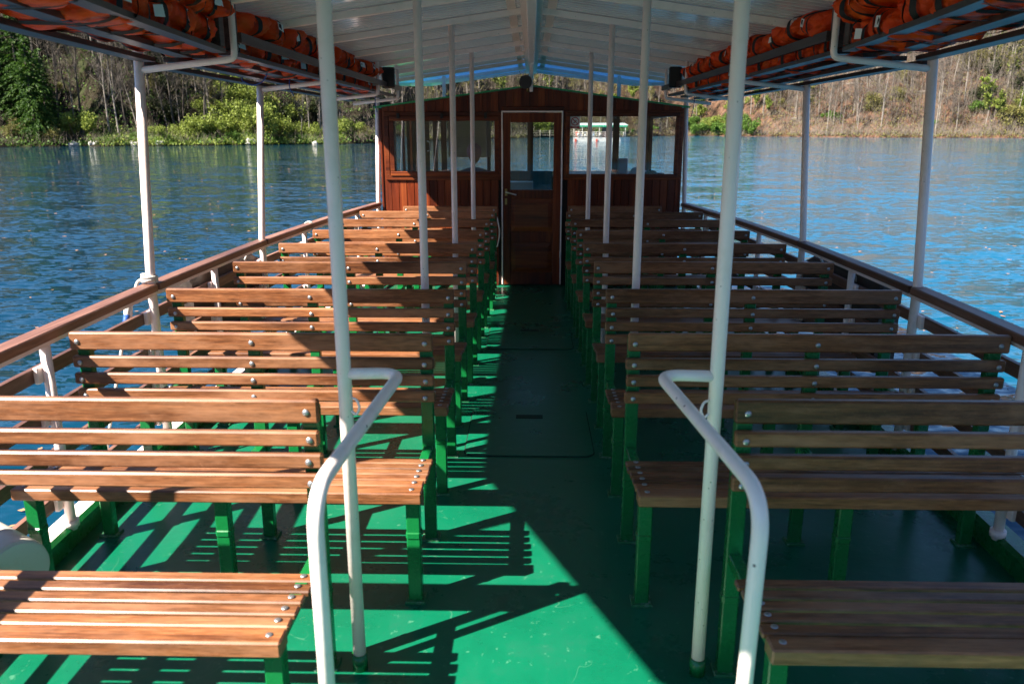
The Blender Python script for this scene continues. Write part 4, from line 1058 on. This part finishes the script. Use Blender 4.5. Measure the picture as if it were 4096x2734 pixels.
def bare_tree(seed, H, lean=.05, dens=1.0):
    rnd = random.Random(seed); tk = MB(); cr = MB()
    def branch(mbx, p, d, L, r, lvl):
        n = 4 if lvl == 0 else 3; pts = [p]; rs = [r]; q = Vector(p); dd = Vector(d)
        for i in range(n):
            dd = (dd + Vector((rnd.gauss(0, .13 if lvl else .06), rnd.gauss(0, .13 if lvl else .06), rnd.gauss(0, .08) + (.10 if lvl else .06)))).normalized()
            q = q + dd * (L / n); pts.append(q.copy()); rs.append(r * (1 - .8 * (i + 1) / n))
        mbx.tube(pts, rs, 6 if lvl == 0 else 3, cap=False)
        return pts, dd
    d0 = Vector((rnd.gauss(0, lean), rnd.gauss(0, lean), 1)).normalized()
    pts, dd = branch(tk, Vector((0, 0, -.4)), d0, H, H * .009 + .03, 0)
    def along(pts, t):
        k = t * (len(pts) - 1); i = min(int(k), len(pts) - 2); return pts[i].lerp(pts[i + 1], k - i)
    for b in range(int(17 * dens)):
        t = rnd.uniform(.32, .98); p = along(pts, t); a = rnd.uniform(0, 6.28); up = rnd.uniform(.5, 1.4)
        L = H * rnd.uniform(.16, .30) * (1.15 - t * .6)
        bp, bd = branch(tk if b < 4 else cr, p, Vector((math.cos(a), math.sin(a), up)).normalized(), L, .02 + .055 * (1 - t), 1)
        for c in range(6):
            p2 = along(bp, rnd.uniform(.25, 1)); a2 = rnd.uniform(0, 6.28)
            cp, c_ = branch(cr, p2, (Vector((math.cos(a2), math.sin(a2), .7)) + bd).normalized(), L * rnd.uniform(.35, .6), .018, 2)
            for e_ in range(8):
                p3 = along(cp, rnd.uniform(.2, 1)); v = (Vector((rnd.gauss(0, 1), rnd.gauss(0, 1), .6 + rnd.gauss(0, .5)))).normalized() * L * rnd.uniform(.2, .4)
                w = Vector((-v.y, v.x, 0)).normalized() * .019
                cr.add([p3 - w, p3 + w, p3 + v], [(0, 1, 2)])
    return tk, cr
def buds(cr_leaf, tk, cr, rnd, n, size):
    for i in range(n):
        v = Vector(rnd.choice(cr.v)); quad(cr_leaf, v, size * rnd.uniform(.6, 1.4), rnd)
def quad(m, c, s, rnd):
    a = Vector((rnd.gauss(0, 1), rnd.gauss(0, 1), rnd.gauss(0, 1))).normalized(); b = a.cross(Vector((rnd.gauss(0, 1), rnd.gauss(0, 1), rnd.gauss(0, 1)))).normalized()
    m.add([c - a * s, c + b * s * .7, c + a * s, c - b * s * .7], [(0, 1, 2, 3)], rnd=rnd.random())

TREES = {'pale': [], 'dark': [], 'bud': [], 'spring': []}
for s in range(5):
    tk, cr = bare_tree(s + 10, 13 + s * 1.3); TREES['pale'].append((tk.mesh('trunk', M_BARK), cr.mesh('crown', M_TWIG)))
for s in range(4):
    tk, cr = bare_tree(s + 40, 14 + s, dens=1.3); TREES['dark'].append((tk.mesh('trunk', M_BARKD), cr.mesh('crown', M_TWIGD)))
for s in range(3):
    tk, cr = bare_tree(s + 70, 10 + s, dens=1.2); rnd = random.Random(s); L = MB(); buds(L, tk, cr, rnd, 1100, .15)
    for v, f, in ((cr.v, cr.f),): L.add(v, f, 1)
    TREES['bud'].append((tk.mesh('trunk', M_BARK), L.mesh('crown', [M_LOLIVE, M_TWIG])))
for s in range(3):
    tk, cr = bare_tree(s + 90, 7 + s, dens=1.3); rnd = random.Random(s); L = MB(); buds(L, tk, cr, rnd, 2600, .17)
    L.add(cr.v, cr.f, 1)
    TREES['spring'].append((tk.mesh('trunk', M_BARKD), L.mesh('crown', [M_LSPRING, M_TWIGD])))

def conifer(seed, H):
    rnd = random.Random(seed); tk = MB(); tk.tube([(0, 0, -.5), (rnd.gauss(0, .1), rnd.gauss(0, .1), H * .5), (0, 0, H)], [.28, .17, .02], 7, cap=False)
    cr = MB(); z = H * .06
    while z < H:
        t = z / H; Rr = (1 - t) ** .85 * H * .20 * rnd.uniform(.75, 1.15) + .15; nb = max(4, int(9 * (1 - t) + 4))
        for b in range(nb):
            a = rnd.uniform(0, 6.28); L = Rr * rnd.uniform(.6, 1.15); d = Vector((math.cos(a), math.sin(a), -.18 + rnd.gauss(0, .1)))
            k = max(4, int(L * 7))
            for i in range(k):
                s = (i + rnd.random()) / k; p = Vector((0, 0, z)) + d * L * s + Vector((rnd.gauss(0, .10), rnd.gauss(0, .10), -.25 * s * s * L + rnd.gauss(0, .06)))
                for _ in range(3):
                    w = .13 * (1.2 - .5 * s) + .05
                    side = Vector((-d.y, d.x, 0)) * rnd.choice((-1, 1)); v = (d * .6 + side * rnd.uniform(.2, 1) + Vector((0, 0, -.45 + rnd.gauss(0, .25)))).normalized() * w * 2.4
                    q = Vector((rnd.gauss(0, 1), rnd.gauss(0, 1), rnd.gauss(0, 1))).cross(v).normalized() * w * .5
                    cr.add([p - q, p + q, p + v + q * .3, p + v - q * .3], [(0, 1, 2, 3)], rnd=rnd.random())
        z += .42 + .3 * (1 - t)
    return tk.mesh('trunk', M_BARKD), cr.mesh('crown', M_LFIR)
CON = [conifer(s, 15 + 2 * s) for s in range(3)]

def shrub(seed, w, h, material, n=2600, leaf=.13):
    rnd = random.Random(seed); cr = MB(); st = MB()
    clumps = [(Vector((rnd.gauss(0, w * .34), rnd.gauss(0, w * .34), h * rnd.uniform(.18, .85) )), rnd.uniform(.22, .45) * min(w, h)) for _ in range(13)]
    for c, r in clumps:
        st.tube([(c.x * .15, c.y * .15, -.2), (c.x * .5, c.y * .5, c.z * .5), tuple(c)], [.05, .03, .012], 4, cap=False)
        for i in range(n // 13):
            d = Vector((rnd.gauss(0, 1), rnd.gauss(0, 1), rnd.gauss(0, 1))).normalized() * r * (rnd.random() ** .45)
            p = c + d + Vector((0, 0, .15 * r))
            if p.z < 0: p.z = -p.z * .3
            quad(cr, p, leaf * rnd.uniform(.5, 1.3), rnd)
    for i in range(60):
        c, r = rnd.choice(clumps); v = Vector((rnd.gauss(0, .5), rnd.gauss(0, .5), 1.0)).normalized() * r * 1.6; st.add([c - Vector((.012, 0, 0)), c + Vector((.012, 0, 0)), c + v], [(0, 1, 2)])
    return st.mesh('stems', M_TWIG), cr.mesh('foliage', material)
SHR = {'spring': [shrub(s, 2.6, 3.0, M_LSPRING) for s in range(3)], 'mid': [shrub(10 + s, 2.4, 2.0, M_LMID) for s in range(3)], 'olive': [shrub(20 + s, 2.6, 2.8, M_LOLIVE, 1700) for s in range(2)], 'dark': [shrub(30 + s, 3.0, 3.4, M_LDARK, 3000, .15) for s in range(2)]}

def place(kind, name, parts, names, az, d, sc, label, cat, group):
    x, y, z = spos(az, d)
    e = empty(name, (x, y, z - .05), random.uniform(0, 6.28), boat=False, label=label, cat=cat, group=group); e.scale = (sc, sc, sc * random.uniform(.9, 1.12))
    for nm, me in zip(names, parts): link(nm, me, e, boat=False)
    return e
def pxaz(xp): return math.degrees(math.atan((xp * 1.7437 - 2124) / 3293))
T = ('trunk', 'crown'); Q = ('stems', 'foliage')
rnd = random.Random(3)
def xs(regions):
    a, b = rnd.choice(regions); return pxaz(rnd.uniform(a, b))
# left bank
for i in range(34):
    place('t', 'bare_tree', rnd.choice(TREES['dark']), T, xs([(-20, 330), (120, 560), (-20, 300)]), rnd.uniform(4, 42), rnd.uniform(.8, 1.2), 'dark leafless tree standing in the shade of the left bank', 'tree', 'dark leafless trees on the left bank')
for i in range(46):
    place('t', 'bare_tree', rnd.choice(TREES['pale']), T, xs([(150, 870)]), rnd.uniform(3, 36), rnd.uniform(.55, .95), 'slender pale-trunked leafless tree on the left bank', 'tree', 'pale leafless trees on the left bank')
for i in range(10):
    place('t', 'budding_tree', rnd.choice(TREES['bud']), T, xs([(420, 870)]), rnd.uniform(6, 30), rnd.uniform(.7, 1.0), 'budding olive green tree on the left bank', 'tree', 'budding trees on the left bank')
for i, (xp, d, sc, k) in enumerate([(70, 2.5, 1.05, 1), (98, 5, .9, 0), (45, 7, 1.0, 2), (8, 9, .95, 1)]):
    place('t', 'conifer', CON[k], T, pxaz(xp), d, sc, ['tall dark fir at the waterline on the far left, the biggest of its clump', 'narrow dark fir just right of the biggest fir on the left bank', 'dark fir just behind the biggest fir on the left bank', 'dark fir at the left edge of the photo'][i], 'tree', 'firs on the left bank')
for i in range(9):
    place('t', 'conifer', rnd.choice(CON), T, xs([(100, 560), (640, 860)]), rnd.uniform(24, 55), rnd.uniform(.7, 1), 'dark fir high up among the bare trees of the left bank', 'tree', 'firs high on the left bank')
place('s', 'shrub', SHR['spring'][0], Q, pxaz(165), 1.8, 1.35, 'round bright green shrub at the waterline beside the big fir', 'shrub', 'spring green shrubs on the left bank')
for i, (xp, d, sc) in enumerate([(455, 2.5, 1.0), (428, 6, .9), (520, 2.2, 1.1), (545, 5.5, 1.5), (575, 3, 1.1), (500, 9, 1.2), (610, 6, 1.2), (640, 10, 1.3), (560, 13, 1.3), (480, 14, 1.0), (660, 4, .9), (700, 8, 1.0), (590, 3, 1.5), (630, 3, 1.2), (470, 4, 1.3), (400, 3, .8), (520, 16, 1.6), (600, 15, 1.5), (350, 2, .7), (670, 13, 1.4), (720, 3, .8), (780, 4, .9), (820, 3, .8)]):
    place('s', 'shrub', SHR['spring'][i % 3], Q, pxaz(xp), d, sc, 'bright spring green shrub in the sunlit thicket of the left bank', 'shrub', 'spring green shrubs on the left bank')
for i in range(26):
    place('s', 'shrub', rnd.choice(SHR['mid']), Q, xs([(230, 870)]), rnd.uniform(.8, 7), rnd.uniform(.35, .7), 'low mid green bush near the waterline of the left bank', 'shrub', 'low bushes on the left bank')
for i in range(18):
    place('s', 'shrub', rnd.choice(SHR['olive']), Q, xs([(0, 150), (240, 870), (600, 870)]), rnd.uniform(1, 26), rnd.uniform(.5, 1.0), 'olive brown bush on the left bank', 'shrub', 'olive bushes on the left bank')
for i in range(30):
    place('s', 'shrub', rnd.choice(SHR['dark']), Q, xs([(0, 560), (0, 880)]), rnd.uniform(7, 42), rnd.uniform(.9, 1.9), 'dark evergreen thicket between the trunks on the slope of the left bank', 'shrub', 'dark evergreen thickets on the left bank')
# middle, seen over and through the cabin
for i in range(26):
    place('t', 'bare_tree', rnd.choice(TREES['pale']), T, xs([(890, 1560)]), rnd.uniform(6, 55), rnd.uniform(.6, .95), 'pale leafless tree on the slope seen above the cabin roof', 'tree', 'trees on the slope above the cabin roof')
for i in range(14):
    place('t', 'budding_tree', rnd.choice(TREES['bud']), T, xs([(1000, 1580)]), rnd.uniform(5, 45), rnd.uniform(.8, 1.2), 'budding olive tree on the slope seen above the cabin roof', 'tree', 'budding trees above the cabin roof')
for i in range(8):
    place('t', 'budding_tree', rnd.choice(TREES['spring']), T, xs([(1100, 1580)]), rnd.uniform(6, 35), rnd.uniform(1.0, 1.5), 'fresh green tree on the slope seen above the cabin roof', 'tree', 'fresh green trees above the cabin roof')
for i in range(9):
    place('s', 'shrub', rnd.choice(SHR['mid'] + SHR['spring']), Q, xs([(1235, 1275), (1300, 1560)]), rnd.uniform(.8, 5), rnd.uniform(.7, 1.3), 'green bush on the far shore seen through the cabin windows', 'shrub', 'bushes seen through the cabin windows')
# point with green bushes right of the cabin
for i in range(16):
    place('s', 'shrub', rnd.choice(SHR['mid']), Q, xs([(1575, 1735)]), rnd.uniform(.5, 6), rnd.uniform(1.0, 1.7), 'dense mid green bush at the waterline right of the cabin', 'shrub', 'bushes at the waterline right of the cabin')
for i in range(8):
    place('s', 'shrub', rnd.choice(SHR['spring']), Q, xs([(1575, 1800)]), rnd.uniform(4, 16), rnd.uniform(.8, 1.4), 'yellow green shrub on the shore right of the cabin', 'shrub', 'yellow green shrubs right of the cabin')
for i in range(24):
    place('t', 'bare_tree', rnd.choice(TREES['pale']), T, xs([(1575, 1760)]), rnd.uniform(6, 45), rnd.uniform(.6, .9), 'thin white-trunked tree behind the bushes right of the cabin', 'tree', 'white-trunked trees right of the cabin')
for i in range(6):
    place('t', 'budding_tree', rnd.choice(TREES['spring'] + TREES['bud']), T, xs([(1580, 1760)]), rnd.uniform(8, 35), rnd.uniform(.9, 1.3), 'budding tree behind the bushes right of the cabin', 'tree', 'budding trees right of the cabin')
# right hillside
for i in range(92):
    place('t', 'bare_tree', rnd.choice(TREES['pale']), T, xs([(1740, 2370)]), rnd.uniform(1.5, 75), rnd.uniform(.7, 1.15), 'pale-trunked leafless tree on the red-brown right hillside', 'tree', 'pale leafless trees on the right hillside')
for i in range(16):
    place('t', 'bare_tree', rnd.choice(TREES['dark']), T, xs([(1740, 2370)]), rnd.uniform(3, 75), rnd.uniform(.7, 1.1), 'dark leafless tree on the red-brown right hillside', 'tree', 'dark leafless trees on the right hillside')
for i in range(24):
    place('t', 'budding_tree', rnd.choice(TREES['bud'] + TREES['spring']), T, xs([(1740, 1900), (2030, 2370), (2180, 2370)]), rnd.uniform(2, 60), rnd.uniform(.8, 1.3), 'yellow-green budding tree on the right hillside', 'tree', 'budding trees on the right hillside')
for i in range(5):
    place('t', 'conifer', rnd.choice(CON), T, xs([(2310, 2365)]), rnd.uniform(4, 60), rnd.uniform(.7, 1.1), 'dark fir at the right edge of the photo', 'tree', 'firs on the right hillside')
for i in range(44):
    place('s', 'shrub', rnd.choice(SHR['olive'] * 3 + SHR['mid'] + SHR['dark']), Q, xs([(1740, 2370), (2200, 2370)]), rnd.uniform(.8, 55), rnd.uniform(.8, 1.7), 'scrubby bush low on the right hillside', 'shrub', 'scrub on the right hillside')

# uncounted ground cover: brush, twigs and dead wood on the slopes
def brush(name, regions, n, dmax, mats_, size, hgt, label):
    rnd = random.Random(hash(name) % 1000 if False else len(name)); m = MB()
    for i in range(n):
        a, b = rnd.choice(regions); az = pxaz(rnd.uniform(a, b)); d = dmax * rnd.random() ** 1.4
        c = Vector(spos(az, d)); s = size * rnd.uniform(.5, 1.5); mi = 0 if rnd.random() < .55 else 1
        for k in range(9):
            p = c + Vector((rnd.gauss(0, s), rnd.gauss(0, s), abs(rnd.gauss(0, hgt)) * .5))
            if mi: 
                v = Vector((rnd.gauss(0, .5), rnd.gauss(0, .5), 1)).normalized() * hgt * rnd.uniform(.6, 2.2); w = Vector((.02, -.02, 0))
                m.add([p - w, p + w, p + v], [(0, 1, 2)], 1)
            else:
                quad(m, p, .18 * rnd.uniform(.5, 1.3), rnd)
    return m.build(name, mats_, None, boat=False, kind='stuff', label=label, cat='undergrowth')
brush('undergrowth', [(-30, 880)], 3600, 40, [M_LMID, M_TWIG], 1.0, .8, 'tangled undergrowth and dry twigs on the left bank')
brush('ground_cover', [(230, 780)], 2300, 8, [M_LSPRING, M_LMID], .9, .5, 'leafy green ground cover along the left waterline')
brush('slope_scrub', [(880, 1760)], 3400, 50, [M_LOLIVE, M_TWIG], 1.4, 1.0, 'mixed scrub on the slope behind the cabin')
brush('hillside_brush', [(1740, 2380)], 7000, 70, [M_LOLIVE, M_TWIG], 1.6, 1.2, 'sparse twiggy brush on the right hillside')

def woods(name, regions, n, d0, d1, mats_, label, seed):
    rnd = random.Random(seed); m = MB()
    for i in range(n):
        a, b = rnd.choice(regions); az = pxaz(rnd.uniform(a, b)); d = rnd.uniform(d0, d1)
        c = Vector(spos(az, d)); H = rnd.uniform(8, 16); top = c + Vector((rnd.gauss(0, .7), rnd.gauss(0, .7), H)); mi = 0 if rnd.random() < .6 else 1
        m.tube([c, c.lerp(top, .5) + Vector((rnd.gauss(0, .35), 0, 0)), top], [rnd.uniform(.05, .12), .05, .012], 4, mi=mi, cap=False)
        for k in range(80):
            p = c.lerp(top, rnd.uniform(.25, 1)); v = Vector((rnd.gauss(0, 1), rnd.gauss(0, 1), rnd.uniform(.1, 1.3))).normalized() * rnd.uniform(.8, 2.6); w = Vector((.016, 0, .006))
            p = p + Vector((v.x, v.y, 0)) * rnd.uniform(0, .5); m.add([p - w, p + w, p + v], [(0, 1, 2)], 2)
    return m.build(name, mats_, None, boat=False, kind='stuff', label=label, cat='woods')
woods('hillside_woods', [(1740, 2390)], 760, 5, 95, [M_TWIG, M_BARKD, M_TWIG], 'hazy mass of thin leafless trees filling the right hillside', 21)
woods('bank_woods', [(-40, 880)], 170, 16, 70, [M_BARKD, M_BARK, M_TWIGD], 'dark mass of thin leafless trees filling the slope of the left bank', 22)
woods('slope_woods', [(880, 1760)], 300, 16, 90, [M_TWIG, M_BARKD, M_TWIG], 'mass of thin leafless trees on the slope behind the cabin', 23)

# boulders and dead logs at the water's edge
M_ROCK = paint('limestone', (.42, .40, .37), .9, (.15, .15, .12), .7, 2.0, .05, lumps=4)
def rock(seed):
    r_ = random.Random(seed); m = MB(); m.sphere((0, 0, 0), 1, seg=12, rings=8)
    m.v = [tuple(Vector(v) * (1 + .25 * math.sin(v[0] * 3 + seed) * math.cos(v[1] * 4) + r_.uniform(-.08, .08))) for v in m.v]; m.sm = [False] * len(m.f); return m.mesh('boulder', M_ROCK)
RK = [rock(s) for s in range(4)]
for i in range(16):
    x, y, z = spos(xs([(150, 760)]), rnd.uniform(-.2, .8)); o = link('boulder', rnd.choice(RK), None, boat=False, label='pale limestone boulder at the left waterline', cat='rock', group='pale boulders at the left waterline')
    o.location = (x, y, z + .1); s = rnd.uniform(.25, .55); o.scale = (s * 1.4, s, s * .8); o.rotation_euler = (0, 0, rnd.uniform(0, 6))
for i in range(8):
    az = xs([(1770, 2300)]); x, y, z = spos(az, rnd.uniform(2, 40)); L = rnd.uniform(4, 8); a = rnd.uniform(-.5, .5)
    m = MB(); m.tube([(-L / 2, 0, .2), (0, .1, .35), (L / 2, -.1, .25 + a * 1.5)], [.22, .18, .08], 7); 
    for k in range(4): m.tube([(L * (.1 + .1 * k), 0, .3), (L * (.15 + .1 * k), .6 * (-1) ** k, .9)], [.05, .015], 4)
    o = m.build('fallen_log', M_BARKD if i % 2 else M_BARK, None, boat=False, label='fallen trunk lying across the right hillside', cat='log', group='fallen trunks on the right hillside'); o.location = (x, y, z + .1); o.rotation_euler = (0, 0, math.radians(-az) + a)

# ------------------------------------------------------------------ the other boat and the jetty beyond
M_CANV = paint('white_canvas', (.72, .72, .74), .6, (.5, .5, .5), .3)
M_TEALV = paint('green_valance', (.02, .30, .16), .6, (.1, .3, .2), .3)
fb = empty('passenger_boat', (1.3 + 12.1, 158, WATER_Z), R(-3), boat=False, label='white passenger boat with a green-edged canopy, out on the lake beyond the right window', cat='boat')
m = MB(); vs = []; fs = []
for i in range(13):
    t = i / 12; x = -5.3 + 10.8 * t; w = 1.7 * (1 - max(0, (t - .75) / .25) ** 2 * .75)
    for yy, z in ((-w * .85, -.3), (-w, .75), (w, .75), (w * .85, -.3)): vs.append((x, yy, z))
for i in range(12):
    for j in range(4): fs.append((i * 4 + j, i * 4 + (j + 1) % 4, (i + 1) * 4 + (j + 1) % 4, (i + 1) * 4 + j))
fs += [(0, 1, 2, 3), (48, 49, 50, 51)]; m.add(vs, fs); m.build('hull', M_WHITE, fb, boat=False)
m = MB()
for x in (-5.0, -1.0): m.cbox(x, x + .35, -1.75, -1.69, -.2, .45, .02)
m.build('tyre_stripe', mat('red_stripe', (.55, .06, .02), .6)[0], fb, boat=False)
m = MB(); poly = [(-5.5, 3.05), (-5.0, 3.35), (4.3, 3.35), (5.0, 3.0), (4.9, 2.9), (-5.5, 2.95)]; m.prism(poly, -1.9, 1.9, axis='Y'); m.build('canopy', M_CANV, fb, boat=False)
m = MB(); k = 40
for i in range(k): x = -5.5 + 10.4 * i / k; m.box(x, x + .25, -1.93, -1.905, 2.62 + .05 * (i % 2), 2.96)
m.build('valance', M_TEALV, fb, boat=False)
for i in range(7):
    for yy in (-1.75, 1.75): MB().tube([(-5.2 + 1.62 * i, yy, .7), (-5.2 + 1.62 * i, yy, 2.95)], .045, 6).build('canopy_post', M_WHITE, fb, boat=False)
m = MB(); m.cbox(.2, 3.4, -1.3, 1.3, .75, 2.85, .03); m.build('cabin', mat('dark_cabin', (.05, .02, .025), .5)[0], fb, boat=False)
for xx in (.45, 1.5, 2.5): MB().box(xx, xx + .75, -1.33, -1.305, 1.75, 2.5).build('window', mat('dark_glass', (.02, .03, .04), .1)[0], fb, boat=False)
m = MB()
for z in (1.7, 1.35, 1.05): m.tube([(-5.2, -1.75, z), (4.6, -1.7, z)], .022 if z < 1.6 else .035, 5)
for i in range(12): m.tube([(-5.2 + .85 * i, -1.75, .75), (-5.2 + .85 * i, -1.75, 1.7)], .03, 5)
m.build('railing', M_WHITE, fb, boat=False)
for i, x in enumerate((-4.4, -.3, 1.7, 3.3)):
    m = MB(); m.sphere((x, -1.85, 1.25), .17, sc=(.8, .8, 1.5), seg=8, rings=6); m.build('fender', M_WHITE, fb, boat=False)
CLO = [((.55, .06, .04), 'red'), ((.10, .12, .25), 'navy'), ((.6, .6, .62), 'white'), ((.35, .22, .15), 'tan'), ((.25, .35, .55), 'pale blue'), ((.05, .05, .06), 'black')]
for i, x in enumerate((-4.7, -3.9, -3.1, -2.3, -1.5, -.7)):
    c, nm = CLO[i]; pe = empty('person', (fb.location.x + x * .998, fb.location.y + x * -.052 - .9, WATER_Z + .75), 0, boat=False, label=f'passenger in {nm} clothes seated at the rail of the other boat', cat='person', group='passengers on the other boat')
    bd = skinned('body', [(0, 0, .45), (0, 0, .75), (0, 0, .98), (0, 0, 1.08), (.17, 0, .95), (.22, -.12, .7), (-.17, 0, .95), (-.22, -.12, .7), (.1, -.35, .45), (.1, -.38, .05), (-.1, -.35, .45), (-.1, -.38, .05)],
        [(0, 1), (1, 2), (2, 3), (2, 4), (4, 5), (2, 6), (6, 7), (0, 8), (8, 9), (0, 10), (10, 11)], [.13, .13, .12, .05, .06, .045, .06, .045, .08, .05, .08, .05], mat('cloth_' + nm.replace(' ', '_'), c, .9)[0], pe, 1)
    MB().sphere((0, 0, 1.2), .115, seg=10, rings=8, sc=(.85, .95, 1.15)).build('head', M_SKIN, pe, boat=False)
    MB().sphere((0, .02, 1.235), .118, seg=10, rings=8, sc=(.9, 1, 1)).build('hair', M_BARKD, pe, boat=False)
jt = empty('jetty', (6, 214, WATER_Z), 0, boat=False, label='low grey wooden jetty with pale posts seen through the cabin door glass', cat='jetty')
m = MB()
for i in range(26): m.cbox(-9 + .62 * i, -9 + .62 * i + .58, -1, 1.0, .55, .65, .01)
m.build('planking', M_BARK, jt, boat=False)
for i in range(7):
    for yy in (-1.05, 1.05): MB().tube([(-8.6 + 2.5 * i, yy, -.8), (-8.6 + 2.5 * i, yy, 1.9)], .10, 7).build('post', M_BARK, jt, boat=False)
m = MB()
for z in (1.15, 1.6): m.box(-8.6, 6.4, -1.0, -.94, z, z + .09)
m.build('handrail', M_BARK, jt, boat=False)

# ------------------------------------------------------------------ trim the whole boat bow-down
bpy.context.view_layer.update()
for o in BOAT:
    if o.parent is None: o.matrix_world = PITCH @ o.matrix_world
